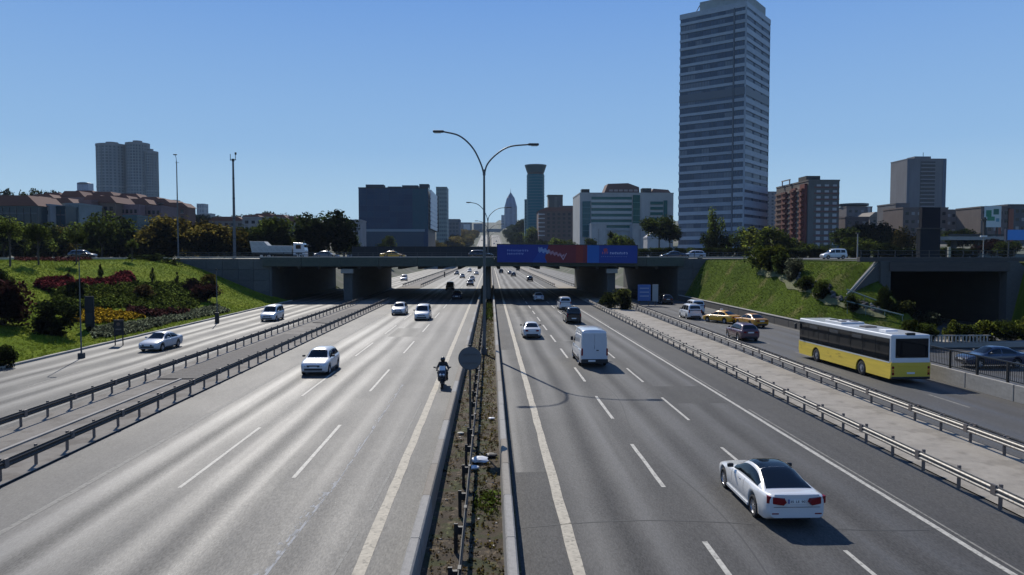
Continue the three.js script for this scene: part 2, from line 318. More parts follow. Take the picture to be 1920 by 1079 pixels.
// ---------- kerbs and low walls ----------
{
  const k = thing('kerb', 'low stone kerb along the foot of the flowered embankment', 'kerb', [0, 0, 0]);
  const g = new RoundedBoxGeometry(.3, .2, 2.94, 1, .03);
  for (let d = 20; d < 124; d += 3) part(k, 'kerb_stone', g, d % 2 ? mConc : mConcPale, { at: [-33.85 + .04 * (rnd() - .5), .05 + .02 * rnd(), -d - 1.5], turn: [0, .01 * (rnd() - .5), 0] });
  const w = thing('low_wall', 'low grey concrete wall at the foot of the right embankment', 'wall', [32.45, 0, 0]);
  const gw = rbox(.34, .95, 3.96, .04, 0, .475, 0), cap = rbox(.44, .1, 3.96, .03, 0, 1.0, 0);
  for (let d = 70; d < 123; d += 4) { const b = part(w, 'wall_block', gw, d % 8 ? mConcDark : mConcGrey, { at: [0, -.1, -d - 2] }); part(b, 'coping', cap, mConc); }
  const p = thing('parapet_wall', 'stained concrete wall carrying a black railing, beside the bus', 'wall', [28.15, 0, 0]);
  const gp = rbox(.34, .92, 3.94, .03, 0, .46, 0);
  for (let d = 26; d < 46; d += 4) part(p, 'wall_block', gp, d % 8 ? mConc : mConcDark, { at: [0, -.02, -d - 2] });
  const r = thing('railing', 'black metal railing with thin bars on the concrete wall', 'railing', [28.15, .9, 0]);
  for (let d = 26.2; d <= 46.2; d += 2.5) part(r, 'post', box(.11, 1.12, .11, 0, .56, 0), mBlack, { at: [0, 0, -d] });
  for (const [y, h] of [[1.12, .08], [.14, .05]]) part(r, 'rail', box(.07, h, 20.1, 0, y, -36.2), mDarkMetal);
  const bg = box(.022, .95, .022, 0, .62, 0);
  for (let d = 26.35; d < 46.2; d += .16) part(r, 'bar', bg, mBlack, { at: [0, 0, -d] });
}

// ---------- the overpass ----------
{
  const b = thing('overpass_bridge', 'wide concrete motorway overpass with greenish fascia and wall piers', 'bridge', [0, 0, -124.5]);
  const Z = (d) => -(d - 124.5);
  part(b, 'deck', box(71.5, 1.05, 50.6, -2.5, 6.43, Z(150.2)), mConcDark);
  for (let x = -38.4, i = 0; x < 33; x += 6.5, i++) part(b, 'fascia_panel', rbox(6.46, 1.5, .5, .04, x + 3.25, 6.62, Z(124.3)), i % 3 ? mConcGreen : M([.21, .25, .22], .85, { map: concTex }));
  for (let x = -38.4; x < 33; x += 6.5) part(b, 'kerb_cap', rbox(6.47, .16, .75, .03, x + 3.25, 7.46, Z(124.45)), mConcPale);
  part(b, 'fascia_panel', box(71.5, 1.5, .5, -2.5, 6.62, Z(176)), mConcGreen);
  for (let x = -36; x < 32; x += 3.4) part(b, 'girder', box(.5, .55, 50, x, 5.66, Z(150.2)), mConcDark);
  for (const [x0, x1] of [[-25.15, -23.6], [20.1, 21.5]]) { const p = part(b, 'pier_wall', rbox(x1 - x0, 5.6, 49.4, .12, (x0 + x1) / 2, 2.75, Z(150)), mConcGrey); part(p, 'pier_cap', rbox(x1 - x0 + .5, .75, 1.2, .06, (x0 + x1) / 2, 5.05, Z(125)), mConc); }
  for (const d of [128, 139, 150, 161, 172]) part(b, 'column', cyl(.5, .5, 5.6, -.45, 0, Z(d), 20), mConcGrey);
  part(b, 'abutment', box(1.6, 6.9, 51, -37.8, 3.42, Z(150.2)), mConcGrey);
  part(b, 'abutment', box(1.4, 6.9, 51, 32.8, 3.42, Z(150.2)), mConcGrey);
  // wing walls in precast panels
  const wing = (xa, xb, dir) => { for (let x = xa; x < xb - .1; x += 2.6) for (let r = 0; r < 4; r++) { const w = Math.min(2.6, xb - x); part(b, 'wall_panel', rbox(w - .04, 1.8, 1.75, .03, x + w / 2, .78 + r * 1.83, Z(125.38) + .03 * (rnd() - .5)), [mConcGrey, M([.28, .31, .335], .88, { map: concTex }), M([.34, .36, .375], .88, { map: concTex })][Math.floor(rnd() * 3)]); } };
  wing(-53, -37.05, 1); wing(32.15, 45.2, 1);
  for (const [xa, xb] of [[-53, -38.4], [33.1, 45.2]]) part(b, 'kerb_cap', rbox(xb - xa, .2, 1.0, .03, (xa + xb) / 2, 7.42, Z(125.2)), mConcPale);
  // dark railings on the near edge
  for (let x = -52.5; x < 45; x += 2.5) part(b, 'railing_post', box(.1, .75, .1, x, 7.9, Z(124.7)), mDarkMetal);
  for (const y of [7.85, 8.2]) part(b, 'rail', box(97.5, .09, .07, -3.8, y, Z(124.7)), mDarkMetal);
  const f = thing('screen_fence', 'dark screen fence along the far edge of the overpass', 'fence', [0, 7, -175.4]);
  for (let x = -33; x < 24; x += 3) { part(f, 'panel', box(2.9, 2.75, .06, x + 1.5, 1.45, 0), M([.014, .015, .017], .8)); part(f, 'post', box(.12, 3, .14, x, 1.5, .02), mBlack); }
  const pf = thing('picket_fence', 'dark fence of tall pickets beyond the overpass, left of the tipper lorry', 'fence', [0, 7, -174.6]);
  for (let x = -74; x < -50; x += .42) part(pf, 'picket', box(.07, 2.3 + .25 * rnd(), .07, x, 1.2, 0), mBlack);
  for (const y of [.5, 1.9]) part(pf, 'rail', box(24, .08, .05, -62, y, .05), mBlack);
  const k = thing('white_kerb', 'sunlit white kerb along the top of the flowered embankment', 'kerb', [0, 7, -125.6]);
  for (let x = -120; x < -54; x += 3) part(k, 'kerb_stone', rbox(2.95, .34, .4, .03, x + 1.5, .2, 0), mConcPale);
}
// ---------- the second underpass on the right ----------
{
  const t = thing('underpass_portal', 'black mouth of the second underpass with grey wing walls', 'underpass', [0, 0, -78.9]);
  const z = 0;
  part(t, 'lintel', rbox(13.4, 1.05, 1.3, .05, 50.1, 6.55, z), M([.22, .21, .22], .9, { map: concTex }));
  part(t, 'parapet', rbox(19.6, .5, .7, .04, 50, 7.33, z + .1), mConcDark);
  part(t, 'wing_wall', prism([[38.9, 2.6], [38.9, 3.1], [42.4, 7.1], [43.6, 7.1], [43.6, -.2], [40.4, -.2]], 1.1, .03).translate(0, 0, z - .6), mConcGrey);
  part(t, 'wing_wall', prism([[56.6, -.2], [56.6, 7.1], [57.8, 7.1], [62.5, 3], [62.5, -.2]], 1.1, .03).translate(0, 0, z - .6), mConcGrey);
  part(t, 'pilaster', box(.5, 7.2, .3, 42.6, 3.5, z + .7), mConcGrey);
  part(t, 'coping', bar([38.8, 3.16, z + .1], [42.4, 7.14, z + .1], .16), mConcPale);
  part(t, 'coping', bar([57.8, 7.14, z + .1], [62.5, 3.04, z + .1], .16), mConcPale);
  const mTunnelShade = M([.10, .10, .105], .95, { map: concTex });  // tunnel shade put into the colour of the inner walls and roof
  part(t, 'side_wall', box(.6, 6.4, 39.5, 43.4, 3, z - 20.3), mTunnelShade); part(t, 'side_wall', box(.6, 6.4, 39.5, 56.8, 3, z - 20.3), mTunnelShade);
  part(t, 'roof_slab', box(14, .9, 39.5, 50.1, 6.6, z - 20.3), mTunnelShade); part(t, 'end_wall', box(14, 7, .6, 50.1, 3.2, z - 40.4), mBlack);  // end wall coloured black to stand in for the unlit depth
  for (let x = 40.5; x < 60; x += 1.9) part(t, 'railing_post', box(.07, .8, .07, x, 7.95, z + .1), mDarkMetal);
  for (const y of [7.9, 8.3]) part(t, 'rail', box(19.6, .06, .05, 50, y, z + .1), mDarkMetal);
}

// trodden path and rubble edging slanting across the right embankment
{
  const A = [[38.05, 5.60, -102.20], [38.02, 4.91, -95.05], [37.45, 3.79, -87.35], [37.32, 2.85, -80.00], [38.20, 2.13, -75.75], [39.81, 1.40, -72.40]].map((p) => V(...p)), c = new THREE.CatmullRomCurve3(A);
  structure('embankment_path', sheet(3, 60, (u, v) => { const p = c.getPoint(v), q = c.getTangent(v), w = (u - .5) * (.8 + .35 * Math.sin(v * 23) + .2 * Math.sin(v * 61)), x = p.x - q.z * w, z = p.z + q.x * w; return [x, land(x, z) + .13, z, u, v * 12]; }), M([1, 1, 1], .95, { map: sandTex, color: new THREE.Color(.36, .42, .2) }));
  const t = thing('rubble_edging', 'line of dark rubble stones slanting across the right embankment', 'stones'); const g = [1, 2, 3].map((s) => { seed = s * 71; const q = new THREE.IcosahedronGeometry(.5, 1), p = q.attributes.position; for (let i = 0; i < p.count; i++) { const k = .75 + .5 * vn(p.getX(i) * 3 + 9, p.getY(i) * 3 + p.getZ(i) * 5 + 9, 64, 64, s); p.setXYZ(i, p.getX(i) * k * 1.3, p.getY(i) * k * .8, p.getZ(i) * k); } q.computeVertexNormals(); return q; });
  const ms = [M([.05, .048, .045], .95), M([.085, .08, .075], .95), M([.18, .175, .165], .95)]; seed = 900;
  for (let k = 0; k < 64; k++) { const v = .12 + .86 * k / 64, p = c.getPoint(v), q = c.getTangent(v), w = -.8 + rr(-.4, .3), x = p.x - q.z * w, z = p.z + q.x * w, s = part(t, 'stone', g[k % 3], ms[k % 7 === 0 ? 2 : k % 2], { at: [x, land(x, z) + .12, z], turn: [rr(0, 3), rr(0, 3), rr(0, 3)] }); s.scale.setScalar(rr(.3, .62)); }
}

// ---------- vehicles ----------
const pw = (pts) => { const f = (z) => { if (z <= pts[0][0]) return pts[0][1]; for (let i = 1; i < pts.length; i++) if (z <= pts[i][0]) { const a = pts[i - 1], b = pts[i]; return lerp(a[1], b[1], (z - a[0]) / (b[0] - a[0])); } return pts[pts.length - 1][1]; }; return f; };
const soft = (f, w) => (z) => { let s = 0; for (let k = -3; k <= 3; k++) s += f(z + k * w / 3); return s / 7; };
const carPaint = (c, r = .32) => Mp(c, r, { clearcoat: .8, clearcoatRoughness: .08 });
const mGlass = Mp([.006, .008, .010], .06, { specularIntensity: .85 });
const mTyre = M([.014, .014, .015], .85), mRim = M([.5, .5, .52], .3, { metalness: .8 }), mTrim = M([.018, .018, .02], .6);
const mRed = Mp([.19, .008, .012], .25, { specularIntensity: .6 }), mLamp = Mp([.62, .64, .66], .12, { metalness: .3, clearcoat: 1 }), mAmber = M([.6, .2, .02], .3), mPlate = M([.7, .7, .68], .5), mChrome = M([.6, .6, .62], .18, { metalness: 1 });
const mSeam = M([.03, .03, .03], .9);
const TYPES = {
  coupe: { L: 4.70, W: 1.79, H: 1.41, wb: 2.76, fo: .84, R: .33, y0: .19, top: [[0, .60], [.12, .70], [.5, .80], [1.4, .93], [2.2, .95], [3.6, .98], [4.3, 1.0], [4.6, 1.02], [4.68, 1.01], [4.7, .97]], roof: [[1.28, .90], [1.55, 1.03], [2.10, 1.33], [2.45, 1.40], [2.85, 1.41], [3.25, 1.36], [3.75, 1.17], [4.22, .985]], base: .79, roofW: .56, ws: [1.42, 2.16], rw: [3.2, 4.12], side: [[1.66, 3.74]], pano: [2.22, 3.17], vr: [.14, .93], spokes: 10 },
  sedan: { L: 4.50, W: 1.74, H: 1.44, wb: 2.62, fo: .86, R: .31, y0: .2, top: [[0, .62], [.15, .73], [.5, .82], [1.25, .93], [2.2, .95], [3.6, .98], [4.2, 1.0], [4.42, .97], [4.5, .88]], roof: [[1.15, .92], [1.4, 1.06], [1.9, 1.38], [2.3, 1.44], [2.8, 1.43], [3.2, 1.36], [3.6, 1.17], [3.92, .99]], base: .77, roofW: .56, ws: [1.27, 1.92], rw: [3.2, 3.86], side: [[1.5, 2.42], [2.5, 3.5]], vr: [.12, .92], spokes: 6 },
  suv: { L: 4.35, W: 1.82, H: 1.60, wb: 2.63, fo: .84, R: .34, y0: .23, top: [[0, .70], [.12, .84], [.5, .95], [1.2, 1.04], [2.2, 1.05], [3.6, 1.07], [4.2, 1.07], [4.35, 1.0]], roof: [[1.1, 1.02], [1.3, 1.15], [1.75, 1.50], [2.1, 1.59], [2.8, 1.60], [3.5, 1.57], [3.88, 1.50], [4.08, 1.3], [4.22, 1.05]], base: .80, roofW: .60, ws: [1.2, 1.78], rw: [3.9, 4.18], side: [[1.42, 2.3], [2.38, 3.2], [3.27, 3.82]], vr: [.1, .9], spokes: 8 },
  mpv: { L: 4.38, W: 1.83, H: 1.84, wb: 2.7, fo: .88, R: .31, y0: .2, top: [[0, .70], [.12, .84], [.5, .98], [1.0, 1.08], [2.2, 1.09], [4.25, 1.10], [4.38, 1.06]], roof: [[.82, 1.04], [1.05, 1.2], [1.5, 1.65], [1.8, 1.80], [2.4, 1.85], [3.6, 1.84], [4.12, 1.80], [4.24, 1.65], [4.34, 1.08]], base: .84, roofW: .69, ws: [.95, 1.56], rw: [4.2, 4.32], side: [[1.2, 2.1], [2.2, 3.1], [3.2, 3.98]], vr: [.1, .86], spokes: 5 },
  van: { L: 5.75, W: 2.02, H: 2.62, wb: 3.5, fo: .98, R: .35, y0: .26, top: [[0, .74], [.12, .95], [.5, 1.15], [.95, 1.26], [2.2, 1.28], [5.6, 1.3], [5.75, 1.28]], roof: [[.75, 1.2], [1.0, 1.45], [1.55, 2.12], [1.95, 2.45], [2.4, 2.6], [4.0, 2.63], [5.45, 2.60], [5.62, 2.52], [5.72, 1.3]], base: .95, roofW: .84, ws: [.86, 1.62], rw: null, side: [[1.1, 2.02]], vr: [.06, .62], spokes: 5 },
};
const geoCache = {};
function carGeo(kind) {
  if (geoCache[kind]) return geoCache[kind];
  const c = TYPES[kind], { L, W, R, y0 } = c, hw = W / 2;
  const top = soft(pw(c.top), .07), roofRaw = soft(pw(c.roof), .1), zA = c.roof[0][0], zD = c.roof[c.roof.length - 1][0];
  const roof = (z) => Math.max(roofRaw(z), top(z) - .02);
  const wid = soft(pw([[0, .74 * hw], [.08, .86 * hw], [.3, .95 * hw], [.9, hw], [L - .9, hw], [L - .3, .965 * hw], [L - .07, .92 * hw], [L, .85 * hw]]), .05);
  const bot = pw([[0, y0 + .12], [.2, y0], [L - .35, y0], [L, y0 + .16]]);
  const axles = [c.fo, c.fo + c.wb], RA = R * 1.17;
  const botAt = (z) => { let b = bot(z); for (const a of axles) if (Math.abs(z - a) < RA) b = Math.max(b, R + Math.sqrt(RA * RA - (z - a) ** 2)); return b; };
  const zs = []; for (let z = 0; z <= L + 1e-6; z += L / 64) zs.push(Math.min(z, L));
  for (const a of axles) for (const s of [-1, 1]) zs.push(a + s * RA * .999, a + s * RA * 1.001);
  zs.sort((a, b) => a - b);
  const half = (z) => {
    const w = wid(z), t = top(z), b = Math.min(botAt(z), t - .1), m = b + (t - b) * .45;
    return [[0, b], [w * .84, b], [w * .965, b + Math.min(.05, (t - b) * .2)], [w * .995, Math.max(b + .06, lerp(y0, t, .42))], [w, Math.max(m, lerp(y0, t, .62))], [w * .985, t - (t - y0) * .16], [w * .93, t - .035], [w * .8, t - .004], [w * .45, t + .018], [0, t + .024]];
  };
  const ring = (z) => { const h = half(z); return [...h, ...h.slice(1, -1).reverse().map(([x, y]) => [-x, y])]; };
  const n = ring(1).length;
  const body = sheet(n, zs.length - 1, (u, v, i, j) => { const p = ring(zs[j])[i % n]; return [p[0], p[1], zs[j] - L / 2]; });
  const caps = [0, L].map((z, e) => { const p = ring(z).slice(), s = new THREE.Shape(p.map((q) => new THREE.Vector2(q[0], q[1]))), g = new THREE.ShapeGeometry(s); g.translate(0, 0, z - L / 2); if (!e) { const k = g.index.array; for (let i = 0; i < k.length; i += 3) { const q = k[i]; k[i] = k[i + 1]; k[i + 1] = q; } } g.computeVertexNormals(); return g; });
  // greenhouse
  const fullH = c.H - top((zA + zD) / 2);
  const cab = (z) => { const yb = top(z) - .03, yr = roof(z), hh = Math.max(.001, yr - yb), k = clamp(hh / fullH), wB = Math.min(c.base, wid(z) * .93), wR = lerp(wB * .95, c.roofW, k); return { yb, yr, hh, wB, wR, e: Math.min(.1, hh * .35) }; };
  const sideP = (z, v) => { const q = cab(z); return [lerp(q.wB, q.wR, v) + .03 * Math.sin(Math.PI * v) * clamp(q.hh / .3), lerp(q.yb, q.yr - q.e, v)]; };
  const topP = (z, u) => { const q = cab(z), a = Math.abs(u), x = (q.wR - q.e * .2) * a; const drop = q.e * Math.pow(a, 6) * .96; return [Math.sign(u) * x, q.yr - drop + .02 * (1 - a * a) * clamp(q.hh / .3)]; };
  const cz = []; for (let i = 0; i <= 44; i++) cz.push(lerp(zA, zD + .02, i / 44));
  const cring = (z) => { const l = []; for (let v = 0; v <= 4; v++) l.push(sideP(z, v / 4)); for (const u of [.97, .88, .7, .4, 0, -.4, -.7, -.88, -.97]) l.push(topP(z, u)); for (let v = 4; v >= 0; v--) { const p = sideP(z, v / 4); l.push([-p[0], p[1]]); } return l; };
  const cn = cring(2).length;
  const cabin = sheet(cn - 1, cz.length - 1, (u, v, i, j) => { const p = cring(cz[j])[i]; return [p[0], p[1], cz[j] - L / 2]; });
  const lift = (g, o) => { const p = g.attributes.position, m = g.attributes.normal; let sgn = 1; for (let i = 0; i < p.count; i++) p.setXYZ(i, p.getX(i) + o * m.getX(i) * sgn, p.getY(i) + o * m.getY(i), p.getZ(i) + o * m.getZ(i)); return g; };
  const topPatch = (a, b, w) => lift(sheet(10, 12, (u, v) => { const z = lerp(a, b, v), p = topP(z, (1 - 2 * u) * w); return [p[0], p[1], z - L / 2]; }), .007);
  const sidePatch = (a, b, s) => lift(sheet(6, 14, (u, v) => { const z = lerp(a, b, v), p = sideP(z, lerp(c.vr[0], c.vr[1], s > 0 ? u : 1 - u)); return [s * p[0], p[1], z - L / 2]; }), .007);
  const out = { ...c, body: merge([body, ...caps]), cabin, windows: [], seams: [] };
  out.windows.push(['windscreen', topPatch(...c.ws, .9)]);
  if (c.rw) out.windows.push(['rear_window', topPatch(...c.rw, kind === 'coupe' ? .94 : .88)]);
  if (c.pano) out.windows.push(['roof_glass', topPatch(...c.pano, .93)]);
  for (const [a, b] of c.side) for (const s of [-1, 1]) out.windows.push(['side_window', sidePatch(a, b, s)]);
  // door seams: hairline strips on the flanks
  const seamZ = c.side.length > 1 ? [c.side[0][0] + .02, c.side[0][1] + .04, Math.min(c.side[1][1] + .05, axles[1] - RA * .4)] : [c.side[0][0] + .05, kind === 'van' ? c.side[0][1] + .08 : c.side[0][0] + 1.15];
  const list = [];
  for (const z of seamZ) for (const s of [-1, 1]) list.push(sheet(1, 6, (u, v) => { const h = half(z), k = 3 + v * 3, i = Math.min(5, Math.floor(k)), f = k - i, p = [lerp(h[i][0], h[i + 1][0], f), lerp(h[i][1], h[i + 1][1], f)]; return [s * (p[0] + .003), p[1], z - L / 2 + (u - .5) * .012 * s]; }));
  out.seam = merge(list);
  out.wid = wid; out.top = top;
  const tw = .2;
  out.tyre = new THREE.LatheGeometry([[R * .62, -tw / 2], [R * .9, -tw / 2], [R, -tw * .36], [R, tw * .36], [R * .9, tw / 2], [R * .62, tw / 2], [R * .62, -tw / 2]].map((p) => new THREE.Vector2(...p)), 28).rotateZ(Math.PI / 2);
  const rim = [new THREE.LatheGeometry([[R * .66, -.08], [R * .66, .085], [R * .6, .09], [R * .58, .05], [R * .58, -.08]].map((p) => new THREE.Vector2(...p)), 28).rotateZ(-Math.PI / 2), new THREE.CylinderGeometry(R * .17, R * .17, .17, 12).rotateZ(Math.PI / 2)];
  for (let k = 0; k < c.spokes; k++) rim.push(box(.035, R * .6, R * (c.spokes > 7 ? .1 : .17), .062, R * .32, 0).rotateX(k / c.spokes * 2 * Math.PI));
  out.rim = merge(rim); out.hub = new THREE.CylinderGeometry(R * .6, R * .6, .02, 20).rotateZ(Math.PI / 2);
  out.axles = axles;
  return geoCache[kind] = out;
}
function car(kind, label, [x, z], heading, paint, o = {}) {
  const g = carGeo(kind), { L, R } = g, t = thing(o.name ?? 'car', label, o.category ?? 'car', [x, o.y ?? 0, z], heading, o.group);
  const body = part(t, 'body', g.body, paint); part(t, 'cabin', g.cabin, o.roofPaint ?? paint);
  part(body, 'door_seam', g.seam, mSeam);
  for (const [n, w] of g.windows) part(t, n, w, mGlass);
  for (const a of g.axles) for (const s of [-1, 1]) {
    const w = part(t, 'wheel', g.tyre, mTyre, { at: [s * (g.W / 2 - .115), R, a - L / 2] });
    const r = part(w, 'rim', g.rim, o.rim ?? mRim); if (s < 0) r.rotation.y = Math.PI;
    part(w, 'brake_disc', g.hub, mTrim);
  }
  // front: grille, bumper intake, headlamps, plate
  const f = -L / 2, r = L / 2, hw = g.W / 2, ft = g.top(.05), rt = g.top(L - .05), mid = g.y0 + (ft - g.y0) * .55;
  if (o.face !== 'rear') {
    part(t, 'grille', rbox(hw * .9, .12, .05, .02, 0, ft - .1, f + .012), mTrim); part(t, 'front_intake', rbox(hw * 1.3, .16, .06, .03, 0, g.y0 + .22, f + .02), mTrim);
    for (const s of [-1, 1]) { const h = rbox(.34, .13, .2, .045, 0, 0, 0); h.rotateY(s * -.55); part(t, 'headlight', h, mLamp, { at: [s * hw * .66, ft - .07, f + .13] }); }
    part(t, 'number_plate', box(.5, .11, .02, 0, g.y0 + .36, f - .012), mPlate);
  }
  // rear: lamps, plate, bumper
  if (kind === 'van') {
    for (const s of [-1, 1]) part(t, 'tail_light', rbox(.12, .5, .1, .03, s * (hw - .14), 1.1, r - .03), mRed);
    part(t, 'rear_bumper', rbox(hw * 1.86, .3, .2, .05, 0, .46, r - .02), mTrim);
    part(t, 'rear_door', rbox(hw * .8, 1.75, .04, .015, -hw * .41, 1.55, r - .022), paint); part(t, 'rear_door', rbox(hw * .8, 1.75, .04, .015, hw * .41, 1.55, r - .022), paint);
    part(t, 'door_handle', box(.16, .06, .05, .2, 1.22, r + .01), mTrim);
    for (const s of [-1, 1]) part(t, 'sill_trim', box(.05, .16, 3, s * (hw - .005), .5, .2), mTrim);
    part(t, 'number_plate', box(.5, .11, .02, -.2, .5, r + .09), mPlate);
  } else {
    const tall = kind === 'mpv' ? .42 : .16, ty = kind === 'mpv' ? 1.0 : rt - .16;
    for (const s of [-1, 1]) {
      const wl = kind === 'mpv' ? .14 : kind === 'coupe' ? .5 : .42, q = kind === 'coupe' ? prism([[-s * .27, -.02], [-s * .23, .06], [s * .24, .11], [s * .24, -.07], [-s * .2, -.1]], .12, .015).translate(0, 0, -.06) : rbox(wl, tall, .12, .03); q.rotateY(s * .3);
      const lamp = part(t, 'tail_light', q, mRed, { at: [s * (g.wid(L - .03) - wl * (kind === 'coupe' ? .4 : .46)), ty, r - .045] });
      if (kind === 'coupe') { part(lamp, 'lamp_core', rbox(wl * .7, .05, .02, .01), M([.08, .01, .015], .2), { at: [-s * .02, -.01, .062], turn: [0, s * .3, 0] }); }
    }
    if (kind === 'coupe') { part(t, 'bumper_seam', box(hw * 1.5, .012, .02, 0, .66, r - .002), mSeam); part(t, 'boot_lip', rbox(hw * 1.45, .03, .06, .012, 0, 1.005, r - .04), o.sill ?? paint); for (const s of [-1, 1]) part(t, 'reflector', rbox(.2, .035, .02, .008, s * .62, .47, r - .0), mRed); }
    part(t, 'number_plate', o.plate ?? box(.52, .115, .02, 0, kind === 'mpv' ? .62 : ty - .02, r + .012), o.plateMat ?? mPlate);
    part(t, 'bumper_strip', kind === 'coupe' ? rbox(hw * .9, .07, .05, .02, 0, g.y0 + .15, r - .03) : rbox(hw * 1.25, .14, .05, .02, 0, g.y0 + .2, r - .005), mTrim);
    for (const s of [-1, 1]) part(t, 'side_sill', rbox(.05, .1, g.wb - 2.4 * R, .02, s * (hw - .02), g.y0 + .06, (g.axles[0] + g.axles[1]) / 2 - L / 2), o.sill ?? mTrim);
  }
  for (const s of [-1, 1]) { const mz = g.side[0][0] + .12; part(t, 'wing_mirror', rbox(.2, kind === 'van' ? .3 : .13, .12, .04, s * (hw + .06), g.top(mz) + (kind === 'van' ? .3 : .1), mz - L / 2), o.mirror ?? mTrim); }
  if (kind !== 'van') for (const [a] of g.side.slice(0, 2)) for (const s of [-1, 1]) part(t, 'door_handle', rbox(.03, .03, .16, .01, s * (hw * .99), g.top(2) - .12, a + .78 - L / 2), mChrome);
  if (o.taxi) part(t, 'taxi_sign', rbox(.4, .16, .16, .03, 0, g.H + .08, (g.ws[1] + .35) - L / 2), mPlate);
  return t;
}
const white = carPaint([.60, .60, .59]), silver = carPaint([.42, .43, .45], .35), black = carPaint([.015, .015, .018], .25), maroon = carPaint([.10, .045, .06], .3), grey = carPaint([.14, .145, .155], .3), taxiY = carPaint([.75, .36, .012], .3), navy = carPaint([.02, .03, .06], .25), green = carPaint([.05, .07, .06], .3);
// -- right carriageway: driving away (front towards -z)
const pl = document.createElement('canvas'); pl.width = 256; pl.height = 64;
{ const c = pl.getContext('2d'); c.fillStyle = '#d9d9d4'; c.fillRect(0, 0, 256, 64); c.fillStyle = '#2c4f9c'; c.fillRect(0, 0, 20, 64); c.fillStyle = '#16181c'; c.font = 'bold 50px sans-serif'; c.fillText('35  LE  907', 26, 50); }
const plT = new THREE.CanvasTexture(pl); plT.colorSpace = THREE.SRGBColorSpace;
car('coupe', 'white two-door coupe with black glass roof, nearest car on the right', [8.72, -22.62], 0, white, { face: 'both', plateMat: M([1, 1, 1], .5, { map: plT }), sill: white, mirror: mTrim });
car('van', 'tall white panel van with black rear bumper, heading away', [7.2, -53.1], 0, carPaint([.52, .54, .56]), { name: 'panel_van', category: 'van' });
car('sedan', 'white saloon beside the median, ahead and left of the panel van', [3.86, -70.0], 0, white);
car('mpv', 'black people carrier just behind the white one near the overpass', [9.45, -84.6], 0, black);
car('mpv', 'white high-roofed people carrier entering the overpass shadow', [10.6, -105.2], 0, white);
car('sedan', 'pale car in the overpass shadow on the right carriageway', [8.1, -124.2], 0, silver);
car('suv', 'dark car nearest past the overpass on the right carriageway', [11.6, -217], 0, black);
car('suv', 'dark car second past the overpass on the right carriageway', [8.2, -264.5], 0, black);
car('sedan', 'dark car just beyond the second one past the overpass, right carriageway', [7.6, -293], 0, grey);
car('mpv', 'dark people carrier near the median far past the overpass, heading away', [4.4, -309.5], 0, black);
car('suv', 'farthest dark car seen under the overpass on the right carriageway', [13.4, -361], 0, black);
// -- left carriageway: coming (front towards +z)
car('suv', 'white hatchback with dark windscreen, nearest car on the oncoming side', [-11.45, -49.3], Math.PI, white);
car('suv', 'white compact car oncoming by the left guard rail near the overpass', [-12.0, -96.6], Math.PI, white);
car('mpv', 'white small van oncoming just out of the overpass shadow', [-8.25, -89], Math.PI, white);
car('sedan', 'dark car in the overpass shadow with pale headlights, oncoming', [-6.0, -130.5], Math.PI, navy);
car('mpv', 'dark van entering the far side of the overpass, oncoming', [-9.05, -163], Math.PI, black);
car('suv', 'dark car close to the median past the overpass, oncoming', [-5.2, -184.7], Math.PI, black);
car('suv', 'grey car following the dark one beside the median past the overpass', [-5.6, -217], Math.PI, grey);
car('sedan', 'dark car in the middle oncoming lane past the overpass', [-9.6, -247], Math.PI, black);
car('suv', 'dark car in the outer oncoming lane far past the overpass', [-13.3, -286], Math.PI, black);
car('sedan', 'grey car next to the median far past the overpass, oncoming', [-5.6, -286], Math.PI, grey);
car('mpv', 'white van farthest under the overpass, oncoming', [-9.5, -329], Math.PI, white);
// traffic on the distant climb beyond the overpass
{
  const far = [[-5.2, 700, white, 'white'], [-9, 760, black, 'black'], [-12.2, 820, white, 'white'], [-5.4, 880, silver, 'silver'], [-8.8, 960, white, 'white'], [-12.4, 1040, black, 'black'], [4, 730, black, 'black'], [7.6, 800, white, 'white'], [11, 860, black, 'black'], [4.2, 930, white, 'white'], [7.7, 1010, silver, 'silver']];
  for (const [x, d, m, c] of far) car('suv', `tiny ${c} car on the bright uphill stretch far beyond the overpass`, [x, -d], x < 0 ? Math.PI : 0, m, { y: roadY(d), group: `far ${c} cars on the hill` });
}
// -- left side road
car('sedan', 'silver saloon oncoming on the left side road', [-27.5, -61.5], Math.PI - .06, silver, { mirror: silver });
car('mpv', 'white van on the left side road leaving the overpass', [-26.2, -88.2], Math.PI, white, { mirror: white });
car('mpv', 'white van on the left side road far past the overpass', [-26.3, -222.5], Math.PI, white);
// -- right side road
car('suv', 'maroon hatchback driving ahead of the bus on the right side road', [23.35, -67.0], .03, maroon);
car('sedan', 'yellow taxi ahead of the maroon hatchback', [26.7, -83.6], .5, taxiY, { taxi: true, name: 'taxi', category: 'taxi' });
car('sedan', 'second yellow taxi, half hidden behind the maroon hatchback', [28.6, -79.2], .18, carPaint([.5, .22, .01], .3), { name: 'taxi', category: 'taxi' });
car('mpv', 'white minibus nearest the verge on the right side road', [24.7, -89.6], .02, white);
car('mpv', 'white minibus by the low wall on the right side road', [27.4, -97.5], .02, white);
car('suv', 'dark car coming out from under the overpass on the right side road', [27.9, -116], 0, black);
car('sedan', 'dark saloon waiting crosswise behind the black railing', [35.3, -50.2], Math.PI / 2, navy, { mirror: black });
